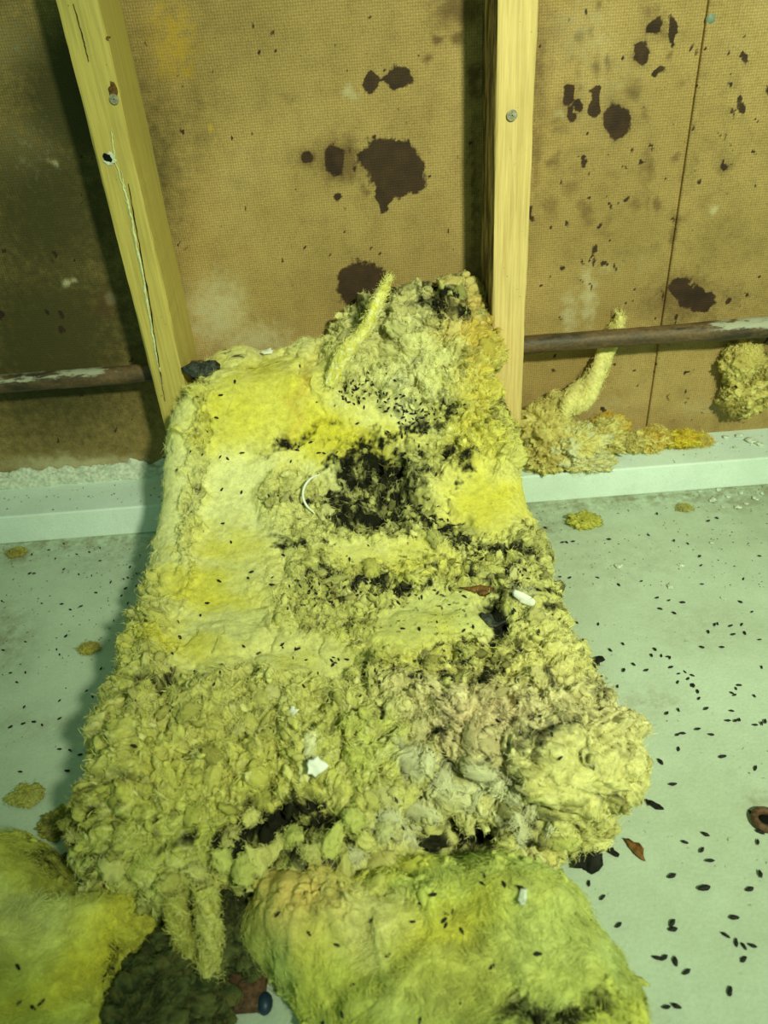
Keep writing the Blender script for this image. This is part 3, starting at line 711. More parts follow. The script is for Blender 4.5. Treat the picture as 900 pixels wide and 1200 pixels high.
# ---- two torn pieces nearer the camera
def build_piece(name, label, outline, zc, hmax, cols, seed, rowfn, res=230, rim=0.05):
    """a mound of wool bounded by an outline (pixel points on the floor)"""
    pts = np.array([at_z(a, b, .02)[:2] for a, b in outline])
    c0 = np.array(at_z(zc[0], zc[1], .02)[:2])
    ang = np.arctan2(pts[:, 1] - c0[1], pts[:, 0] - c0[0]); rad = np.hypot(pts[:, 0] - c0[0], pts[:, 1] - c0[1])
    o = np.argsort(ang); ang, rad = ang[o], rad[o]
    NA, NR = int(res * 1.9), res
    th = np.linspace(0, 2 * math.pi, NA, endpoint=False) - math.pi
    R = np.interp(th, np.r_[ang - 2 * math.pi, ang, ang + 2 * math.pi], np.r_[rad, rad, rad])
    R = R * (1 + .05 * fbm(np.cos(th) * 3, np.sin(th) * 3, o=4, seed=seed))
    ker = np.ones(7) / 7; R = np.convolve(np.r_[R[-3:], R, R[:3]], ker, 'valid')
    q = np.linspace(0, 1, NR)
    rr = np.where(q < .85, q / .85 * .97, .97 + (q - .85) / .15 * .03)
    X = c0[0] + np.outer(rr, R * np.cos(th)); Y = c0[1] + np.outer(rr, R * np.sin(th))
    edge = np.outer(1 - rr, R)
    H = rowfn(X, Y) if rowfn else hmax
    Z = H * np.clip(1 - (1 - np.clip(edge / rim, 0, 1)) ** 2.4, 0, 1) ** .6
    V = np.stack([X, Y, Z + .003], -1)
    P = V.reshape(-1, 3); px, py, _ = project(P)
    s, t = P[:, 0], P[:, 1]; z0 = np.full_like(s, .71)
    wob = 20 * fbm(s * 22, t * 22, o=3, seed=seed + 3); qx, qy = px + wob, py + wob
    e = edge.ravel()
    rough = np.clip(.10 + .65 * sstep(.03, .0, e), 0, 1)
    for bb in cols['rough']: rough = np.maximum(rough, bb[5] * blob(qx, qy, *bb[:5], soft=.5))
    d = (.55 * clumps(s, t, z0, seed) * rough + 2.0 * fluff(s * .8, t * .8, z0, seed + 2) + .0065 * fbm(s * 24, t * 24, o=2, seed=seed + 6)) * sstep(-.004, .015, e + .008)
    for (x, y, rx, ry, an, up) in cols['lumps']: d += up * blob(qx, qy, x, y, rx, ry, an, .7)
    N = normals_grid(V).reshape(-1, 3)
    if np.mean(N[:, 2]) < 0: N = -N
    P = P + N * d[:, None]; P[:, 2] = np.maximum(P[:, 2], .0012)
    n1 = fbm(s * 14, t * 14, o=4, seed=seed + 61); n2 = fbm(s * 60, t * 60, o=4, seed=seed + 65); n3 = fbm(s * 190, t * 190, o=3, seed=seed + 69)
    c = np.tile(cols['base'], (len(P), 1))
    c = mixc(c, YEL, sstep(0, .6, n1) * .5); c = mixc(c, OLIVE, sstep(.05, .6, -n1 + .3 * n2) * .45)
    for (x, y, rx, ry, an, k, m) in cols['blobs']: c = mixc(c, k, m * blob(qx, qy, x, y, rx, ry, an, .7))
    for (x, y, rx, ry, an, m) in cols['dark']:
        b = blob(qx, qy, x, y, rx, ry, an, .6) * m
        c = mixc(c, DARK, sstep(.15, .8, b * .8 + .45 * n2 + .3 * n3) * (b > .01))
    c *= (1 + .10 * np.clip(n2, -1, 1) + .06 * np.clip(n3, -1, 1))[:, None]; c = np.clip(c, .004, .95)
    i = np.arange(NR * NA).reshape(NR, NA); j = np.roll(i, -1, 1)
    F = np.stack([i[:-1], i[1:], j[1:], j[:-1]], -1).reshape(-1, 4)
    root = empty(name, (c0[0], c0[1], 0)); tag(root, label, 'insulation')
    mesh_np('wool_body', P - np.array(root.location), F, MAT_WOOL, root, col=c)
    SURF.add(P, N, c)
    return root, dict(P=P, N=N, C=c, rough=rough, px=px, py=py)
pieceR, BR = build_piece('insulation_piece', 'smooth greenish yellow torn insulation piece lying in front of the batt at bottom right',
    [(288, 1100), (330, 1066), (430, 1036), (540, 1015), (600, 1030), (655, 1065), (700, 1105), (735, 1150), (765, 1190), (780, 1240), (740, 1330), (560, 1400), (430, 1340), (395, 1240), (352, 1170), (312, 1120)], (540, 1170), .06,
    dict(base=lin((194, 205, 116)), rough=[(410, 1050, 110, 42, -8, .95), (560, 1020, 60, 20, 10, .7), (720, 1190, 60, 50, 0, .7), (640, 1190, 60, 30, 0, .6)],
         lumps=[(375, 1075, 46, 26, -10, .014), (440, 1095, 40, 26, 0, .014), (600, 1060, 60, 20, 10, .008), (410, 1130, 14, 60, 30, -.008), (500, 1150, 70, 20, -20, .008), (560, 1090, 110, 60, 0, .010), (470, 1040, 50, 22, 0, .010), (640, 1180, 60, 14, -10, -.008), (330, 1060, 30, 18, 20, .008), (690, 1190, 60, 12, -5, .008)],
         blobs=[(370, 1065, 60, 36, 10, lin((222, 190, 110)), .75), (540, 1120, 90, 60, 0, YEL, .7), (560, 1000, 40, 26, 20, GREEN, .8), (650, 1110, 70, 60, 20, lin((180, 194, 124)), .7), (420, 1130, 50, 70, 30, GREEN, .5), (690, 1180, 40, 30, 0, GREEN, .5), (440, 1092, 44, 30, 0, lin((216, 210, 140)), .8), (540, 1150, 120, 40, -20, lin((206, 212, 126)), .6)],
         dark=[(640, 1190, 50, 12, -6, .85), (590, 1010, 30, 10, 40, .6), (695, 1160, 14, 12, 0, .8), (440, 1012, 70, 8, -10, .5)]), 5,
    lambda X, Y: .052 + .010 * np.sin(X * 9 + 1) )
pieceL, BL = build_piece('insulation_piece', 'smooth yellow torn insulation piece lying in front of the batt at bottom left',
    [(-60, 990), (0, 972), (60, 985), (100, 1030), (150, 1055), (192, 1072), (190, 1110), (165, 1150), (140, 1200), (110, 1300), (0, 1400), (-140, 1340), (-170, 1150), (-120, 1050)], (20, 1150), .06,
    dict(base=lin((198, 202, 96)), rough=[(90, 1010, 40, 40, 0, .7), (120, 1190, 40, 40, 0, .6)],
         lumps=[(40, 1100, 90, 40, -10, .012), (110, 1070, 60, 22, 10, .008)],
         blobs=[(60, 1080, 130, 30, -12, YEL, .6), (25, 1075, 75, 38, -6, lin((216, 222, 146)), .85), (130, 1130, 50, 40, -40, YEL, .6), (60, 1020, 60, 18, 10, OLIVE, .6), (60, 1190, 80, 24, -20, GREEN, .6)],
         dark=[(80, 1000, 40, 16, 10, .6), (160, 1150, 30, 40, -30, .55), (130, 1200, 24, 30, 0, .6)]), 15,
    lambda X, Y: .055 + .008 * np.sin(X * 11))

# ---- clumps in the right bay
def lump_mesh(name, parent, c, r, seed, col1, col2, squash=(1, 1, 1), res=64, amp=.28, fold=.20):
    nu, nv = res * 2, res
    u = np.linspace(0, 2 * math.pi, nu, endpoint=False); v = np.linspace(0.02, math.pi - .02, nv)
    UU, VV = np.meshgrid(u, v)
    D = np.stack([np.sin(VV) * np.cos(UU), np.sin(VV) * np.sin(UU), np.cos(VV)], -1).reshape(-1, 3)
    f = fbm(D[:, 0] * 2.1 + seed, D[:, 1] * 2.1, D[:, 2] * 2.1, o=3, seed=seed)
    nn = np.abs(fbm(D[:, 0] * 4 + seed, D[:, 1] * 4, D[:, 2] * 4, o=3, seed=seed + 3))
    n3 = fbm(D[:, 0] * 13, D[:, 1] * 13, D[:, 2] * 13, o=3, seed=seed + 7)
    rad = r * (1 + amp * 1.5 * f + fold * (np.clip(nn * 2, 0, 1) ** .7 - .5) + .16 * fbm(D[:, 0] * 5, D[:, 1] * 5 + seed, D[:, 2] * 5, o=2, seed=seed + 13) + .05 * n3)
    P = D * rad[:, None] * np.array(squash) + np.array(c)
    if parent.name.startswith('insulation_clump'):
        P[:, 1] = np.minimum(P[:, 1], Y_WALL - .0045)
        P[:, 2] = np.where(P[:, 1] > Y_SILL - .02, np.maximum(P[:, 2], SILL_H + .0008), P[:, 2])
        P[:, 0] = np.maximum(P[:, 0], RX1 + .001)
    col = np.tile(col1, (len(P), 1)); col = mixc(col, col2, sstep(-.1, .6, n3 + f)); col = mixc(col, SOIL, sstep(.25, .7, -n3 + .5 * nn) * .6)
    i = np.arange(nu * nv).reshape(nv, nu); j = np.roll(i, -1, 1)
    F = np.stack([i[:-1], i[1:], j[1:], j[:-1]], -1).reshape(-1, 4)
    N = D
    o = mesh_np(name, P - np.array(parent.location), F, MAT_WOOL, parent, col=np.clip(col, .004, .95))
    return o, P, N, col
FUZZ = []
def clump_thing(label, parts, loc):
    root = empty('insulation_clump', loc); tag(root, label, 'insulation')
    for (px, py, y, r, sq, sd, c1, c2) in parts:
        c = at_y(px, py, y)
        o, P, N, col = lump_mesh('wool_lump', root, c, r, sd, c1, c2, sq)
        SURF.add(P, N, col); FUZZ.append((root, P, N, col))
    return root
DUN, STRAW = lin((194, 178, 100)), lin((222, 212, 130))
clR = clump_thing('torn beige insulation clump with a twisted strand, on the white timber right of the stud',
    [(640, 500, .885, .034, (1, .8, .85), 3, STRAW, DUN), (655, 480, .895, .022, (1.1, .8, .9), 4, DUN, STRAW), (675, 520, .868, .034, (1.1, .85, .72), 5, STRAW, GREYW), (640, 535, .862, .028, (1, .8, .75), 6, DUN, STRAW), (700, 515, .88, .028, (1.1, .8, .8), 7, DUN, STRAW), (690, 540, .855, .026, (1.2, .7, .55), 8, GREYW, STRAW),
     (715, 505, .90, .022, (1, .7, .9), 9, STRAW, OCHRE)], (RX1 + .07, .88, SILL_H))
clS = clump_thing('low ochre insulation shreds on the white timber, right of the larger beige clump',
    [(765, 515, .888, .019, (1.2, .8, .8), 12, OCHRE, STRAW), (745, 518, .885, .014, (1, .8, .8), 15, DUN, STRAW), (800, 515, .888, .015, (1.6, .8, .7), 13, OCHRE, YEL), (822, 516, .888, .009, (1.4, .8, .7), 14, STRAW, OCHRE)], (at_y(780, 515, .888)[0], .888, SILL_H))
clP = clump_thing('brown insulation clump hanging under the pipe at the right edge',
    [(868, 425, .903, .024, (1, .75, 1.0), 22, STRAW, DUN), (880, 455, .905, .030, (1.1, .6, 1.0), 23, DUN, STRAW), (866, 465, .905, .022, (1, .7, 1.0), 24, DUN, SOIL), (900, 440, .905, .028, (1, .6, 1), 25, DUN, SOIL)], tuple(at_y(878, 445, .90)))
# twisted strand going up behind the pipe
def strand(parent, pts, radii, name, c1, c2, seed, twist=5.0, lobes=2, n=150, k=36, label=None):
    path, s = catmull(pts, n)
    rad = np.interp(np.linspace(0, 1, n), np.linspace(0, 1, len(radii)), radii)
    tg = np.gradient(path, axis=0); tg /= np.linalg.norm(tg, axis=1, keepdims=True)
    e1 = np.cross(tg, np.array([0, 1.0, .03])); e1 /= np.linalg.norm(e1, axis=1, keepdims=True); e2 = np.cross(e1, tg)
    ph = np.arange(k) * 2 * math.pi / k
    T, PH = np.meshgrid(np.linspace(0, 1, n), ph, indexing='ij')
    r = rad[:, None] * (1 + .22 * np.cos(lobes * (PH - twist * T)) + .10 * fbm(T * 30, np.cos(PH) * 2 + seed, np.sin(PH) * 2, o=3, seed=seed))
    V = path[:, None] + r[..., None] * (np.cos(PH)[..., None] * e1[:, None] + np.sin(PH)[..., None] * e2[:, None])
    N = (np.cos(PH)[..., None] * e1[:, None] + np.sin(PH)[..., None] * e2[:, None]).reshape(-1, 3)
    P = V.reshape(-1, 3); P[:, 1] = np.minimum(P[:, 1], Y_WALL - .0045)
    nz = fbm(T.ravel() * 20, PH.ravel() * 2, o=3, seed=seed + 2)
    col = mixc(np.tile(c1, (len(P), 1)), c2, sstep(-.3, .6, nz))
    i = np.arange(n * k).reshape(n, k); j = np.roll(i, -1, 1)
    F = np.stack([i[:-1], j[:-1], j[1:], i[1:]], -1).reshape(-1, 4)
    o = mesh_np(name, P - np.array(parent.location), F, MAT_WOOL, parent, col=col)
    if label: o['label'] = label
    FUZZ.append((parent, P, N, col)); return o
CREAM = lin((232, 224, 150))
strand(clR, [at_y(664, 478, .882), at_y(682, 462, .890), at_y(700, 437, .9), at_y(712, 408, .912), at_y(722, 385, .913), at_y(727, 368, .914)], [.013, .016, .014, .0095, .0085, .006], 'twisted_strand', CREAM, STRAW, 3, label='cream twisted strand')
strand(clR, [at_y(652, 492, .878), at_y(668, 474, .876), at_y(684, 462, .885)], [.008, .012, .009], 'twisted_strand', CREAM, STRAW, 8)
# the pulled-up wisp at the top of the batt, and hanging shreds in the dark gap
SURF.done()
def on(px, py, up=0.0):
    r = SURF.at(px, py)
    if r is None: return at_z(px, py, .003), np.array([0, 0, 1.0]), CLUMP
    return r[0] + r[1] * up, r[1], r[2]
p0, p1 = on(386, 452, .004)[0], on(405, 418, .008)[0]
pw = [p0, p1, at_y(428, 385, .80), at_y(442, 355, .815), at_y(457, 325, .83)]
strand(batt, pw, [.005, .0075, .0065, .0065, .0008], 'pulled_wisp', PALE, YEL, 12, 3.0, label='pale wisp pulled up at the top edge')
zf = .012
strand(batt, [at_z(238, 1040, .075), at_z(244, 1075, .06), at_z(247, 1108, .04), at_z(246, 1145, .02), at_z(248, 1172, .008)], [.007, .0065, .006, .0075, .005], 'hanging_shred', CLUMP, OLIVE, 13, 6.0, 3, label='torn shred hanging over the dark gap')
strand(batt, [at_z(205, 1045, .075), at_z(208, 1075, .058), at_z(222, 1110, .035), at_z(232, 1135, .02)], [.006, .006, .005, .003], 'hanging_shred', OLIVE, CLUMP, 14, 6.0, 3)

# ---- dark soiled wool deep in the front gap
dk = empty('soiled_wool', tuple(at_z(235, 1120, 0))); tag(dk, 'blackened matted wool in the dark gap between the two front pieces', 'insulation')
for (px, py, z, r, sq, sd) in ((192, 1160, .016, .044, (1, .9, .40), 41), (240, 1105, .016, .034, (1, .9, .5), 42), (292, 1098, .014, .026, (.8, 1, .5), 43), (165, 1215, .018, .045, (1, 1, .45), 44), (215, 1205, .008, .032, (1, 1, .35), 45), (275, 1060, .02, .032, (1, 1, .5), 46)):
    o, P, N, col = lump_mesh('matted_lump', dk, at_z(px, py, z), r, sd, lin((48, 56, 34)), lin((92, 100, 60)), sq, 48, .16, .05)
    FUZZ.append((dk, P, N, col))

# ------------------------------------------------------------------ fibres
def fibres(root, P, N, C, n, lmin, lmax, lift, seed, w=None, rad=.00013, name='fibre_fuzz', lighten=1.08):
    r = np.random.default_rng(seed); K = 6
    i = r.choice(len(P), n, p=None if w is None else w / w.sum())
    p, nn = P[i], N[i]
    e1 = np.cross(nn, [0.05, 1.0, .3]); e1 /= np.linalg.norm(e1, axis=1, keepdims=True) + 1e-9; e2 = np.cross(nn, e1)
    L = r.uniform(lmin, lmax, n); lf = r.uniform(-.05, 1, n) ** 2 * lift; jit = r.normal(size=n) * .45 + r.integers(0, 2, n) * math.pi
    out = np.zeros((n, K, 3)); curl = r.normal(size=n) * 2.2; q = p - nn * .0006
    for k in range(K):
        out[:, k] = q
        th = jit + curl * k / K + 8.0 * fbm(q[:, 0] * 38, q[:, 1] * 38, q[:, 2] * 38 + .1, o=2, seed=91)
        up = lf * (1.3 - 2.0 * k / K)
        q = q + (L / (K - 1))[:, None] * (np.cos(th)[:, None] * e1 + np.sin(th)[:, None] * e2 + up[:, None] * nn)
    out[..., 2] = np.maximum(out[..., 2], .0006)
    bun = 1 + .30 * np.clip(fbm(p[:, 0] * 120, p[:, 1] * 120, p[:, 2] * 120 + .1, o=2, seed=95), -1, 1)
    out -= np.array(root.location)
    cu = bpy.data.hair_curves.new(name); cu.add_curves([K] * n)
    cu.attributes['position'].data.foreach_set('vector', out.astype(np.float32).ravel())
    ra = cu.attributes.get('radius') or cu.attributes.new('radius', 'FLOAT', 'POINT')
    ra.data.foreach_set('value', np.tile(np.array([.7, 1, 1, .9, .7, .3], np.float32) * rad, n))
    ca = cu.attributes.new('Col', 'FLOAT_COLOR', 'POINT')
    cc = np.ones((n, K, 4), np.float32); cc[..., :3] = np.clip(C[i] * lighten * (bun * r.uniform(.85, 1.15, n))[:, None], 0.004, .95)[:, None]
    ca.data.foreach_set('color', cc.ravel())
    cu.materials.append(MAT_FIBRE)
    o = link(bpy.data.objects.new(name, cu), root); o['kind'] = 'stuff'; return o
# ------------------------------------------------------------------ tufts : crumbled wool pieces on the batt
def tuft_proto(seed):
    bm = bmesh.new(); bmesh.ops.create_icosphere(bm, subdivisions=3, radius=1)
    V = np.array([v.co for v in bm.verts])
    f = fbm(V[:, 0] * 1.3 + seed * 3, V[:, 1] * 1.3, V[:, 2] * 1.3, o=3, seed=seed)
    nn = np.abs(fbm(V[:, 0] * 1.9 + seed, V[:, 1] * 1.9, V[:, 2] * 1.9, o=2, seed=seed + 3))
    hi = fbm(V[:, 0] * 5, V[:, 1] * 5, V[:, 2] * 5, o=2, seed=seed + 9)
    r = 1 + .45 * f + .24 * (np.exp(-(nn / .22) ** 2) - .5) + .10 * hi
    r = r + .22 * fbm(V[:, 0] * 3.1 + seed, V[:, 1] * 3.1, V[:, 2] * 3.1, o=2, seed=seed + 19)
    V = V * r[:, None] * np.array([1.0, .85, .75])
    V[:, 2] += .18 * V[:, 0] ** 2 * np.sin(seed * 1.7) + .18 * V[:, 1] * V[:, 0] * np.cos(seed)
    for v, c in zip(bm.verts, V): v.co = c
    me = bpy.data.meshes.new('tuft'); bm.to_mesh(me); bm.free()
    for p in me.polygons: p.use_smooth = True
    me.materials.append(MAT_TUFT); return me
PROTO = [tuft_proto(i) for i in range(12)]
PV = {m.name: (np.array([v.co for v in m.vertices]), np.array([v.normal for v in m.vertices])) for m in PROTO}
TUFTS = []
def frame_on(n, spin):
    n = Vector(n); n.normalize()
    q = n.to_track_quat('Z', 'Y').to_matrix()
    return q @ Matrix.Rotation(spin, 3, 'Z')
def add_tuft(root, P, N, C, size, rnd, name='tuft', me=None, tilt=.5, mat=None):
    o = bpy.data.objects.new(name, me or rnd.choice(PROTO))
    n = Vector(N) + Vector((rnd.uniform(-tilt, tilt), rnd.uniform(-tilt, tilt), rnd.uniform(-tilt, tilt) * .5))
    m3 = frame_on(n, rnd.uniform(0, 6.28)) @ Matrix.Diagonal((size * rnd.uniform(.8, 1.4), size * rnd.uniform(.7, 1.1), size * rnd.uniform(.6, 1.0)))
    o.matrix_local = Matrix.Translation(Vector(P) - Vector(root.location)) @ m3.to_4x4()
    o.color = tuple(np.clip(C, 0, 1)) + (1,)
    v_, n_ = PV[o.data.name]; mm = np.array(m3); nw = n_ @ np.linalg.inv(mm); nw /= np.linalg.norm(nw, axis=1, keepdims=True) + 1e-9
    TUFTS.append((root, v_ @ mm.T + np.array(P), nw, np.tile(np.clip(C, 0, 1), (len(v_), 1))))
    link(o, root); return o
rnd = random.Random(5)
# candidates on the crumbled surface
def pick(D, n, wfun):
    w = wfun(D); w = np.clip(w, 0, None); w[(D['px'] < -10) | (D['px'] > 910) | (D['py'] > 1210)] = 0
    return rng.choice(len(w), n, replace=False, p=w / w.sum())
def dens(D):
    px, py = D['px'], D['py']
    w = np.clip(D['rough'] - .55, 0, 1) * (D['N'][:, 2] > .35)
    w = w * (.15 + 1.2 * blob(px, py, 280, 900, 230, 130, 0, .4) + .9 * blob(px, py, 660, 910, 110, 90, 0, .4) + 1.3 * blob(px, py, 490, 375, 110, 60, 0, .4) + .6 * blob(px, py, 560, 720, 130, 110) + .5 * blob(px, py, 440, 580, 100, 60) + .8 * blob(px, py, 170, 780, 40, 60))
    return w
for i in pick(B, 200, dens):
    c = B['C'][i]; lum = c.mean()
    c = c if lum > .2 else c * .3 + CLUMP * .7
    add_tuft(batt, B['P'][i] - B['N'][i] * .002, B['N'][i], c * rnd.uniform(.85, 1.12), rnd.uniform(.0045, .0115), rnd)
for (x, y, sz, cc) in ((262, 1008, .013, GREEN), (285, 1020, .015, GREEN), (300, 1008, .013, CLUMP), (275, 1036, .011, GREEN), (318, 1000, .012, CLUMP), (250, 1030, .010, OLIVE), (225, 1020, .011, CLUMP), (345, 985, .012, GREEN), (365, 1000, .012, CLUMP), (390, 985, .013, GREEN), (400, 1015, .014, CLUMP), (430, 985, .013, CLUMP), (445, 1010, .012, STRAW), (200, 1035, .010, OLIVE), (170, 1020, .012, CLUMP), (455, 975, .012, GREYW), (130, 1010, .012, CLUMP), (290, 955, .011, CLUMP), (480, 1000, .011, CLUMP), (415, 960, .012, GREEN), (655, 985, .011, GREEN), (640, 1000, .010, STRAW), (600, 985, .011, CLUMP)):
    p, nn, _ = on(x, y, .002)
    add_tuft(batt, p, nn, (np.asarray(cc) * .5 + CLUMP * .5) * rnd.uniform(.9, 1.1), sz * .85, rnd)
for i in pick(BR, 46, lambda D: np.clip(D['rough'] - .45, 0, 1)):
    add_tuft(pieceR, BR['P'][i] - BR['N'][i] * .003, BR['N'][i], BR['C'][i] * rnd.uniform(.9, 1.1), rnd.uniform(.005, .010), rnd)
# small crumbs, joined
def crumbs(root, D, n, wfun, smin, smax, seed):
    bm = bmesh.new(); bmesh.ops.create_icosphere(bm, subdivisions=2, radius=1)
    base = np.array([v.co for v in bm.verts]); F0 = np.array([[v.index for v in f.verts] for f in bm.faces]); bm.free()
    r = np.random.default_rng(seed); idx = pick(D, n, wfun); nb = len(base)
    variants = []
    for q in range(24):
        f = fbm(base[:, 0] * 1.5 + q * 5, base[:, 1] * 1.5, base[:, 2] * 1.5, o=2, seed=q)
        nn = np.abs(perlin(base[:, 0] * 2.2 + q * 3, base[:, 1] * 2.2, base[:, 2] * 2.2 + .01, seed=q + 40))
        variants.append(base * (1 + .5 * f + .25 * (np.exp(-(nn / .22) ** 2) - .4))[:, None])
    Vs, Fs, Cs = [], [], []
    for k_, i in enumerate(idx):
        A, _ = np.linalg.qr(r.normal(size=(3, 3)))
        sc = r.uniform(smin, smax) * np.array([r.uniform(.9, 1.7), r.uniform(.6, 1), r.uniform(.45, .8)])
        Vs.append((variants[r.integers(24)] * sc) @ A.T + D['P'][i] + D['N'][i] * sc[1] * .2)
        Fs.append(F0 + k_ * nb); c = D['C'][i]; c = c if c.mean() > .12 or r.random() < .5 else CLUMP * .8
        Cs.append(np.tile(np.clip(c * r.uniform(.8, 1.18), 0, .95), (nb, 1)))
    NN = np.vstack([np.tile(D['N'][i], (nb, 1)) for i in idx]); TUFTS.append((root, np.vstack(Vs), NN, np.vstack(Cs)))
    o = mesh_np('wool_crumbs', np.vstack(Vs) - np.array(root.location), np.vstack(Fs), MAT_WOOL, root, col=np.vstack(Cs)); o['kind'] = 'stuff'
crumbs(batt, B, 1500, lambda D: np.clip(D['rough'] - .5, 0, 1) * (D['N'][:, 2] > -.4) * (.35 + dens(D)), .0018, .0050, 3)
crumbs(pieceR, BR, 160, lambda D: np.clip(D['rough'] - .35, 0, 1), .0015, .004, 4)
crumbs(pieceL, BL, 60, lambda D: np.clip(D['rough'] - .35, 0, 1), .0015, .004, 5)

# ------------------------------------------------------------------ droppings
def drop_proto(seed):
    r = random.Random(seed); bm = bmesh.new(); bmesh.ops.create_uvsphere(bm, u_segments=10, v_segments=8, radius=1)
    k = r.uniform(-.25, .25)
    for v in bm.verts:
        x, y, z = v.co
        f = (1 - .35 * abs(z) ** 3) * (1 + .12 * math.sin(z * 5 + seed))
        v.co = (z * 1.0, x * .40 * f + k * z * z * .4, y * .40 * f)
    me = bpy.data.meshes.new('dropping'); bm.to_mesh(me); bm.free()
    for p in me.polygons: p.use_smooth = True
    me.materials.append(MAT_DROP); return me
DP = [drop_proto(i) for i in range(5)]
def dropping(P, N, size, label, group, spin=None):
    o = bpy.data.objects.new('dropping', rnd.choice(DP))
    m3 = frame_on(N, rnd.uniform(0, 6.28) if spin is None else spin) @ Matrix.Diagonal((size, size * rnd.uniform(.8, 1.2), size))
    o.matrix_world = Matrix.Translation(Vector(P) + Vector(N).normalized() * size * .36) @ m3.to_4x4()
    link(o); tag(o, label, 'dropping', group); return o
def conv(lst, ox, oy): return [(ox + a / 2, oy + b / 2) for a, b in lst]
RF = conv([(378,38),(418,72),(428,72),(443,70),(383,103),(500,155),(435,155),(412,153),(527,65),(620,55),(680,68),(712,75),(743,126),(740,105),(842,158),(880,104),(640,5),(780,15),(760,22),(603,163),(550,172),(700,213),(668,208),(640,202),(745,170),(835,212),(862,235),(680,238),(647,228),(782,263),(775,265),(812,268),(838,265),(845,285),(818,288),(760,282),(745,318),(792,318),(635,323),(665,340),(627,337),(650,338),(670,343),(672,365),(690,380),(705,376),(722,384),(712,392),(688,400),(720,407),(735,422),(738,438),(725,408),(502,264),(452,260),(560,310),(585,358),(530,325),(615,372),(562,372),(547,410),(558,485),(815,425),(832,407),(868,432),(825,415),(822,430),(885,365),(880,300),(690,465),(663,473),(755,462),(815,467),(806,490),(825,490),(833,488),(870,500),(885,497),(893,492),(700,520),(688,523),(735,510),(767,523),(690,557),(793,575),(648,587)], 450, 600)
RF += conv([(677,40),(870,2),(640,90),(618,82),(860,107),(753,157),(705,175),(745,194),(764,219),(675,255),(876,175),(881,152),(882,250),(857,286),(535,195),(480,272),(675,365),(677,380),(820,352),(800,393),(825,411),(843,419),(640,447),(656,447),(682,455),(709,480),(810,525),(685,560),(662,562),(842,450),(863,418),(550,370),(512,305)], 450, 900)
LF = conv([(75,100),(115,90),(150,135),(180,100),(210,95),(235,85),(70,145),(80,145),(185,147),(215,150),(260,165),(290,158),(285,197),(295,180),(320,175),(225,190),(98,215),(145,217),(165,230),(190,222),(320,145),(300,155),(5,210),(60,305),(8,325),(133,323),(140,335),(155,292),(237,368),(253,386),(203,420),(217,434),(140,443),(60,377),(25,378),(40,400),(57,458),(25,505),(55,497),(80,493),(99,500),(140,485),(140,557),(165,560),(188,570),(205,562),(226,460),(150,75),(130,110),(235,115),(300,215),(305,130)], 0, 600)
LF += [(16, 976), (24, 905), (79, 904)]
for (x, y) in RF:
    p = at_z(x, y, .0006); s = rnd.uniform(.0022, .0031) * (1.25 if y > 880 else 1)
    k = 0 if y < 715 else 1 if y < 890 else 2
    dropping(p, (0, 0, 1), s, ('small black dropping thinly scattered on the right floor just below the white timber', 'small black dropping in the dense spread midway down the right floor', 'black dropping on the clean right floor beside the front insulation piece')[k], ('droppings on the upper right floor', 'droppings on the middle right floor', 'droppings on the lower right floor')[k])
for (x, y) in LF:
    p = at_z(x, y, .0006); dropping(p, (0, 0, 1), rnd.uniform(.0020, .0028), ('small black dropping on the left floor near the white timber' if y < 730 else 'small black dropping on the left floor beside the lower half of the batt'), ('droppings on the upper left floor' if y < 730 else 'droppings on the lower left floor'))
o = dropping(at_z(825, 1042, .0006), (0, 0, 1), .0052, 'largest black dropping, on the pale floor at lower right', None, spin=.1)
UP = conv([(700,257),(518,325),(505,378),(550,295),(485,408),(445,457),(475,465),(517,470),(533,473),(567,461),(413,500),(521,547),(567,555),(630,563),(650,563),(683,480),(745,462),(757,460),(790,468)], 0, 300)
UP += conv([(418,257),(420,292),(405,333),(468,240),(487,215),(515,160),(590,140),(582,152),(543,70),(520,25),(453,372),(517,377),(502,400),(590,475),(605,330),(570,312),(695,322),(312,550),(265,578)], 0, 600)
def cluster(n, cx, cy, rx, ry, ang=0):
    out = []; c, s = math.cos(math.radians(ang)), math.sin(math.radians(ang))
    for _ in range(n):
        a, b = rnd.gauss(0, .55) * rx, rnd.gauss(0, .55) * ry
        out.append((cx + a * c - b * s, cy + a * s + b * c))
    return out
UPC = cluster(22, 410, 458, 16, 12) + cluster(16, 470, 475, 40, 18, 20) + cluster(10, 430, 450, 40, 20)
CL = set(UPC[:36])
for (x, y) in UP + UPC[:36]:
    p, nn, _ = on(x, y); dropping(p, nn, rnd.uniform(.0020, .0031), ('small black dropping in the cluster by the pale wisp on the batt' if (x, y) in CL else 'small black dropping on the smooth left half of the batt' if x < 300 else 'small black dropping on the middle of the batt'), ('droppings clustered by the wisp' if (x, y) in CL else 'droppings on the smooth left half of the batt' if x < 300 else 'droppings on the middle of the batt'))
FR = conv([(115,298),(85,318),(57,305),(64,360),(145,340),(160,335),(143,357),(147,368),(180,342),(180,380),(255,465),(180,545),(28,490),(86,592),(8,440),(280,272),(320,282),(183,180),(358,437),(232,255),(230,268)], 450, 900) + conv([(643,338),(687,340),(722,385),(790,418),(870,357),(825,507),(800,577),(752,593)], 0, 900)
for (x, y) in FR:
    p, nn, _ = on(x, y); dropping(p, nn, rnd.uniform(.0023, .0032), 'small black dropping on the torn insulation piece at bottom right', 'droppings on the front right piece')
for (x, y) in conv([(262,470),(240,495),(43,467),(3,465),(78,562),(97,550),(45,548)], 0, 900):
    p, nn, _ = on(x, y); dropping(p, nn, rnd.uniform(.0023, .0032), 'small black dropping on the torn insulation piece at bottom left', 'droppings on the front left piece')
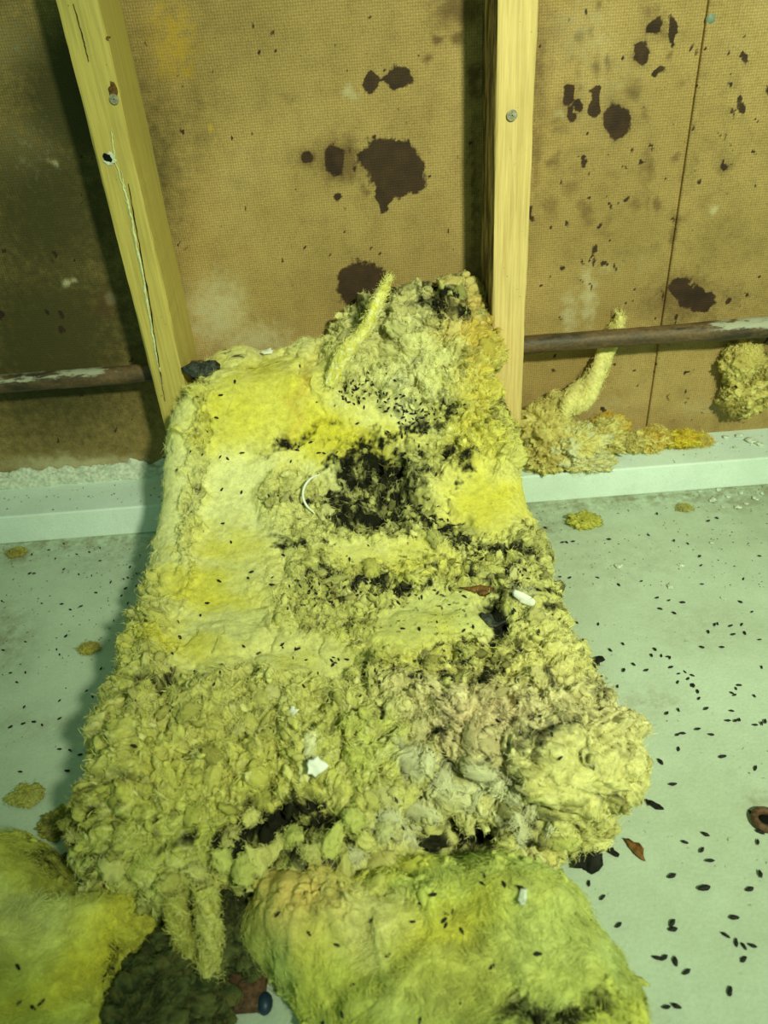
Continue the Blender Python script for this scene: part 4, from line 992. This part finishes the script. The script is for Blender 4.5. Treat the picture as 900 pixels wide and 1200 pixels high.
# the rest, too many to pick apart : one object
def drop_mass(name, pts, label, szs):
    Vs, Fs = [], []; k0 = 0
    for (p, nn, s) in pts:
        me = rnd.choice(DP); v = np.array([x.co for x in me.vertices])
        m3 = np.array(frame_on(nn, rnd.uniform(0, 6.28)) @ Matrix.Diagonal((s, s, s)))
        Vs.append(v @ m3.T + np.array(p) + np.array(nn) * s * .3)
        for f in me.polygons:
            q = [k0 + i for i in f.vertices]; Fs.append(q if len(q) == 4 else q + [q[-1]])
        k0 += len(v)
    me = bpy.data.meshes.new(name); me.from_pydata(np.vstack(Vs).tolist(), [], [list(dict.fromkeys(f)) for f in Fs]); me.materials.append(MAT_DROP)
    tag(link(bpy.data.objects.new(name, me)), label, 'droppings', kind='stuff')
pts = UPC[36:] + cluster(50, 440, 570, 60, 50) + cluster(34, 500, 610, 70, 12, 22) + cluster(44, 440, 690, 90, 10, 5) + cluster(40, 380, 690, 60, 30) + cluster(34, 480, 490, 34, 18) + cluster(26, 425, 462, 36, 14) + cluster(30, 470, 780, 130, 30) + cluster(20, 620, 720, 40, 60) + cluster(30, 560, 770, 110, 40) + cluster(14, 540, 870, 60, 30) + cluster(16, 590, 660, 50, 20) + cluster(20, 420, 780, 150, 40) + cluster(14, 500, 480, 30, 20) + cluster(14, 480, 540, 50, 20) + cluster(10, 640, 890, 70, 50) + cluster(12, 400, 960, 60, 40) + cluster(8, 350, 520, 40, 10)
L = []
for (x, y) in pts:
    r = SURF.at(x, y)
    if r is not None: L.append((r[0], r[1], rnd.uniform(.0016, .0031)))
drop_mass('dropping_scatter', L, 'mass of tiny black droppings strewn through the soiled middle of the batt', None)
L = []
for _ in range(300):
    x, y = rnd.uniform(620, 900), 560 + rnd.random() ** 1.6 * 130
    p = at_z(x, y, .0004)
    if p[1] < Y_SILL - .004: L.append((p, (0, 0, 1), rnd.uniform(.0005, .0012)))
for _ in range(160):
    x, y = rnd.uniform(0, 165), 640 + rnd.random() ** 1.5 * 180
    p = at_z(x, y, .0004)
    if p[1] < Y_SILL - .004: L.append((p, (0, 0, 1), rnd.uniform(.0005, .0013)))
for _ in range(60):
    x = rnd.uniform(-.6, LX0); L.append(((x, rnd.uniform(Y_SILL + .006, Y_WALL - .02), SILL_H), (0, 0, 1), rnd.uniform(.0006, .0016)))
for _ in range(40):
    x = rnd.uniform(RX1, .6); L.append(((x, rnd.uniform(Y_SILL + .006, Y_WALL - .02), SILL_H), (0, 0, 1), rnd.uniform(.0006, .0014)))
drop_mass('grit_specks', L, 'fine dark grit specks on the floor and white timbers along the wall', None)

# ------------------------------------------------------------------ scraps
def shard(name, label, cat, p, nn, size, mat, seed, spin=0.0, thick=.25, bend=.3, group=None, parent=None):
    """irregular bent flake with thickness"""
    r = random.Random(seed); n, k = 14, 5
    ring = [1 + r.uniform(-.28, .28) for _ in range(n)]
    bm = bmesh.new(); lay = []
    for side in (1, -1):
        L = []
        for j in range(1, k + 1):
            row = []
            for i in range(n):
                a = i / n * 2 * math.pi; q = j / k * ring[i]
                x, y = q * math.cos(a) * size[0], q * math.sin(a) * size[1]
                z = bend * size[1] * ((x / size[0]) ** 2 - .3) + .12 * size[1] * math.sin(5 * x / size[0] + seed) + side * thick * size[1] * .5 * (1 - (j / k) ** 3)
                row.append((x, y, z))
            L.append(row)
        lay.append(L)
    def vert(c): return bm.verts.new(c)
    rim = [vert(c) for c in lay[0][-1]]
    for s, L in zip((1, -1), lay):
        rows = [[vert(c) for c in row] for row in L[:-1]] + [rim]
        cen = vert((0, 0, -bend * size[1] * .3 + s * thick * size[1] * .5))
        for i in range(n):
            f = (cen, rows[0][i], rows[0][(i + 1) % n]); bm.faces.new(f if s > 0 else f[::-1])
            for j in range(k - 1):
                f = (rows[j][i], rows[j + 1][i], rows[j + 1][(i + 1) % n], rows[j][(i + 1) % n]); bm.faces.new(f if s > 0 else f[::-1])
    o = bm_obj(name, bm, mat, parent, True)
    m = Matrix.Translation(Vector(p) - (Vector(parent.location) if parent else Vector((0, 0, 0)))) @ frame_on(nn, spin).to_4x4()
    if parent is None: o.matrix_world = m
    else: o.matrix_local = m
    if parent is None: tag(o, label, cat, group)
    elif label: o['label'] = label
    return o
UPV = (0, 0, 1)
p, nn, _ = on(566, 690, .003); shard('wood_chip', 'brown bark-like wood chip lying on the crumbled middle of the batt', 'wood chip', p, nn, (.021, .0048), MAT_BARK, 3, -.25, .6, .5)
p, nn, _ = on(616, 703, .004); shard('white_scrap', 'small white scrap beside the brown chip on the batt', 'scrap', p, nn, (.012, .006), MAT_WHITE, 4, -.5, .5)
p, nn, _ = on(577, 729, .002); shard('dark_scrap', 'dark grey felt scrap below the brown chip on the batt', 'scrap', p, nn, (.011, .014), MAT_GREY, 6, .3, .3)
p, nn, _ = on(368, 896, .006); shard('white_scrap', 'white scrap in the fluffy lower left part of the batt', 'scrap', p, nn, (.008, .008), MAT_WHITE, 7, .3, .5)
p, nn, _ = on(345, 835, .004); shard('white_scrap', 'narrow white scrap standing above the lower left fluff', 'scrap', p, nn, (.004, .009), MAT_WHITE, 9, -.5, .4)
p, nn, _ = on(313, 414, .004); shard('white_scrap', 'white crumb at the top left edge of the batt', 'scrap', p, nn, (.008, .005), MAT_WHITE, 10, .3, .7)
p, nn, _ = on(612, 1055, .004); shard('grey_scrap', 'small pale grey scrap on the front right piece', 'scrap', p, nn, (.006, .003), MAT_PLASTER, 11, -.6, .4)
p = at_y(237, 432, .835); shard('felt_block', 'dark grey felt block wedged between the left stud and the batt top', 'felt', p, (0, -.5, .8), (.021, .013), MAT_GREY, 12, -.1, .9, .1)
p = at_z(690, 1003, .010); shard('black_shard', 'black pointed shard under the right front corner of the batt', 'scrap', p, (-.2, -.6, .6), (.012, .016), MAT_BLACK, 13, .2, .25)
p = at_z(744, 994, .003); shard('leaf_scrap', 'orange brown leaf scrap on the floor right of the batt corner', 'leaf', p, UPV, (.004, .0105), MAT_BROWN, 14, .5, .25)
p = at_z(696, 775, .004); shard('black_scrap', 'black crumpled scrap on the floor touching the batt right edge, upper', 'scrap', p, UPV, (.010, .006), MAT_BLACK, 15, .2, .6)
p = at_z(701, 798, .003); shard('black_scrap', 'black curled sliver on the floor below the crumpled black scrap', 'scrap', p, UPV, (.008, .003), MAT_BLACK, 16, -.6, .6)
for (x, y, sx, sy, sp) in ((717, 997, .007, .0028, -.5), (760, 940, .007, .003, -.6), (758, 943, .003, .002, 0.)):
    pass
p = at_z(769, 944, .003); shard('black_sliver', 'black sliver on the floor right of the batt beige corner', 'scrap', p, UPV, (.007, .003), MAT_BLACK, 18, -.7, .7)
p = at_z(718, 998, .003); shard('black_sliver', 'black sliver between the pointed shard and the orange leaf scrap', 'scrap', p, UPV, (.007, .0026), MAT_BLACK, 19, -.7, .7)
p = at_z(684, 930, .03)
# papery flakes at the front of the batt (parts of it)
for q, (x, y, sx, sy, sp) in enumerate(((455, 958, .012, .007, .2), (490, 948, .030, .010, .3), (520, 915, .016, .009, -.3), (560, 905, .020, .009, -.1), (585, 920, .012, .008, -.6), (600, 935, .011, .007, .8), (640, 965, .009, .007, .1), (625, 955, .005, .012, .1), (560, 935, .014, .006, .4), (500, 895, .012, .007, .6), (610, 975, .006, .012, -.2), (605, 955, .005, .009, .2), (415, 1000, .012, .008, .7))):
    p, nn, _ = on(x, y, .002)
    o = bpy.data.objects.new('papery_flake', PROTO[q % 12]); o['label'] = 'greyish white caked flake'
    o.matrix_local = Matrix.Translation(Vector(p) - Vector(batt.location)) @ (m3_ := frame_on(nn, sp) @ Matrix.Diagonal((sx * .62, sy * .85, sy * .55))).to_4x4()
    o.color = tuple(GREYW * rnd.uniform(.85, 1.05)) + (1,); link(o, batt)
    v_, n_ = PV[o.data.name]; TUFTS.append((batt, v_ @ np.array(m3_).T + np.array(p), np.tile(nn, (len(v_), 1)), np.tile(GREYW, (len(v_), 1))))
# white loop of string by the nest
zc_ = min((on(x_, y_)[0] - cP) @ cF for x_, y_ in ((360, 565), (356, 583), (364, 600))) - .004
pts = [cP + ray(x_, y_) * zc_ for x_, y_ in ((374, 556), (364, 561), (357, 570), (355, 581), (359, 592), (369, 602))]
path, _ = catmull(pts, 40)
def tube(name, path, r, mat, parent=None, k=8, prof=None):
    n = len(path); tg = np.gradient(path, axis=0); tg /= np.linalg.norm(tg, axis=1, keepdims=True)
    e1 = np.cross(tg, np.array([.1, .3, 1.0])); e1 /= np.linalg.norm(e1, axis=1, keepdims=True); e2 = np.cross(e1, tg)
    ph = np.arange(k) * 2 * math.pi / k; rr = np.full(n, r) if prof is None else r * np.asarray(prof)
    V = path[:, None] + rr[:, None, None] * (np.cos(ph)[None, :, None] * e1[:, None] + np.sin(ph)[None, :, None] * e2[:, None])
    i = np.arange(n * k).reshape(n, k); j = np.roll(i, -1, 1)
    F = np.stack([i[:-1], j[:-1], j[1:], i[1:]], -1).reshape(-1, 4)
    return mesh_np(name, V.reshape(-1, 3), F, mat, parent)
tag(tube('string_loop', path, .0013, MAT_WHITE, prof=np.interp(np.linspace(0, 1, 40), [0, .2, .8, 1], [.4, 1, 1, .4])), 'curved white string at the left of the dark nest hollow', 'string')
# rusty ring at the right edge
rg = empty('rusty_bush', tuple(at_z(896, 964, .0005))); tag(rg, 'rusty brown ring lying on the floor at the right edge', 'ring')
bm = bmesh.new(); n, k = 32, 12
for i in range(n):
    for j in range(k):
        a, b = i / n * 2 * math.pi, j / k * 2 * math.pi; bm.verts.new(((.0085 + .003 * math.cos(b)) * math.cos(a), (.0085 + .003 * math.cos(b)) * math.sin(a), .004 + .004 * math.sin(b)))
bm.verts.ensure_lookup_table()
for i in range(n):
    for j in range(k): bm.faces.new([bm.verts[q] for q in (i * k + j, ((i + 1) % n) * k + j, ((i + 1) % n) * k + (j + 1) % k, i * k + (j + 1) % k)])
bm_obj('ring_wall', bm, MAT_RUST, rg, True)
bm = bmesh.new(); bmesh.ops.create_uvsphere(bm, u_segments=16, v_segments=8, radius=.0058)
for v in bm.verts: v.co.z = v.co.z * .35 + .002
bm_obj('ring_core', bm, MAT_HOLE, rg, True)
# printed scrap in the dark gap : brown with blue ends
ps = empty('brown_bracket', tuple(at_z(290, 1168, .001))); tag(ps, 'small brown bracket with two blue ends in the dark front gap', 'bracket')
bm = box_bm(-.014, .014, -.012, .014, 0, .010, .003, 3); bm_obj('bracket_body', bm, MAT_RUST, ps, True)
for sx in (-.015, .014):
    bm = bmesh.new(); bmesh.ops.create_uvsphere(bm, u_segments=14, v_segments=10, radius=.0075)
    for v in bm.verts: v.co = Vector((v.co.x * .75 + sx, v.co.y - .008, v.co.z * .8 + .0062))
    tag(bm_obj('blue_end', bm, MAT_BLUE, ps, True), 'dark blue end')
bm = box_bm(.006, .016, .012, .040, 0.0, .018, .003, 2); tag(bm_obj('bracket_arm', bm, MAT_BLACK, ps, True), 'black upright')

# loose tufts on the floor
def floor_tuft(px, py, size, col, label, sd):
    p = at_z(px, py, .0)
    root = empty('loose_tuft', tuple(p)); tag(root, label, 'insulation')
    o, P, N, c = lump_mesh('wool_lump', root, p + np.array([0, 0, size * .36]), size, sd, col, OLIVE, (1.25, .9, .5), 40, .34, .10)
    fibres(root, P, N, c, 700, .003, .009, .4, sd)
floor_tuft(684, 614, .015, lin((206, 204, 96)), 'small yellow wool tuft on the right floor below the white timber', 61)
floor_tuft(20, 650, .009, lin((150, 140, 80)), 'small brown wool tuft on the left floor at the left edge', 62)
floor_tuft(105, 762, .008, lin((166, 150, 84)), 'small tan wool tuft on the left floor beside the batt', 63)
floor_tuft(32, 935, .011, lin((176, 178, 100)), 'faint greenish wool tuft on the left floor above the front piece', 64)
floor_tuft(75, 968, .014, lin((120, 116, 66)), 'dark dirty wool tuft between the batt and the front left piece', 65)
floor_tuft(802, 597, .007, lin((186, 184, 120)), 'tiny pale wool tuft on the right floor near the timber', 66)

# plaster crumbs on the right timber and floor
CR = [(895, 490, .020, 'white plaster lump on the right timber at the right edge'), (866, 510, .006, None), (880, 516, .008, None), (850, 512, .005, None), (838, 520, .006, None), (862, 524, .004, None), (890, 520, .006, None), (815, 522, .004, None)]
for q, (x, y, s, lab) in enumerate(CR):
    p = at_z(x, y, SILL_H + s * .3)
    shard('plaster_crumb', lab or 'small pale plaster crumb on top of the right white timber', 'plaster', p, UPV, (s, s * .8), MAT_PLASTER, 70 + q, q * .9, .9, .1, None if lab else 'plaster crumbs on the right timber')
for q, (x, y) in enumerate(((820, 576), (842, 574), (853, 582), (868, 578), (885, 584), (875, 590), (893, 578), (905 - 40, 594), (835, 586), (847, 594), (725, 663), (834, 636), (798, 662), (785, 687), (848, 701))):
    s = rnd.uniform(.003, .006); p = at_z(x, y, s * .25)
    shard('plaster_crumb', 'small pale plaster crumb on the right floor', 'plaster', p, UPV, (s, s * .7), MAT_PLASTER, 90 + q, q * 1.3, .9, .1, 'plaster crumbs on the right floor')

# ------------------------------------------------------------------ fibres laid over everything woolly
w = (B['py'] > 300) * (B['px'] > 60) * (B['px'] < 800) * (.5 + B['rough']) * (B['N'][:, 2] > -.6)
wr = B['rough'] > .5
fibres(batt, B['P'], B['N'], B['C'], 110000, .003, .009, .45, 1, (w * wr).astype(float), .00015)
fibres(batt, B['P'], B['N'], B['C'], 9000, .005, .012, .12, 5, (w * wr).astype(float), .00024, lighten=1.15)
fibres(batt, B['P'], B['N'], B['C'], 9000, .004, .010, .08, 6, (w * wr).astype(float), .00022, lighten=.42)
fibres(batt, B['P'], B['N'], B['C'], 45000, .004, .012, .10, 11, (w * ~wr).astype(float), .00009, lighten=1.0)
for rt in (batt, pieceR):
    L = [t for t in TUFTS if t[0] is rt]
    L1 = [t for t in L if len(t[1]) < 2000]
    fibres(rt, np.vstack([t[1] for t in L1]), np.vstack([t[2] for t in L1]), np.vstack([t[3] for t in L1]), 170 * len(L1), .003, .009, .35, 23, None, .00015)
    fibres(rt, np.vstack([t[1] for t in L]), np.vstack([t[2] for t in L]), np.vstack([t[3] for t in L]), (22000 if rt is batt else 1500), .003, .008, .4, 21, None, .00016)
wx = lambda D: ((D['px'] > -20) & (D['px'] < 920) & (D['py'] < 1220)).astype(float)
fibres(pieceR, BR['P'], BR['N'], BR['C'], 30000, .004, .014, .18, 2, wx(BR), .00011, lighten=1.0)
ed = wx(BR) * (.05 + (BR['P'][:, 2] < .045))
fibres(pieceR, BR['P'], BR['N'], BR['C'], 6000, .008, .022, .12, 8, ed, .00012, lighten=1.0)
ed = wx(BL) * (.05 + (BL['P'][:, 2] < .045))
fibres(pieceL, BL['P'], BL['N'], BL['C'], 4000, .008, .022, .12, 9, ed, .00012, lighten=1.0)
fibres(pieceL, BL['P'], BL['N'], BL['C'], 18000, .004, .014, .18, 3, wx(BL), .00011, lighten=1.0)
for q in {f[0].name for f in FUZZ}:
    L = [f for f in FUZZ if f[0].name == q]
    P_, N_, C_ = (np.vstack([f[k] for f in L]) for k in (1, 2, 3))
    fibres(L[0][0], P_, N_, C_, 2200 * len(L), .003, .012, .5, len(P_) % 1000, None, .00015)
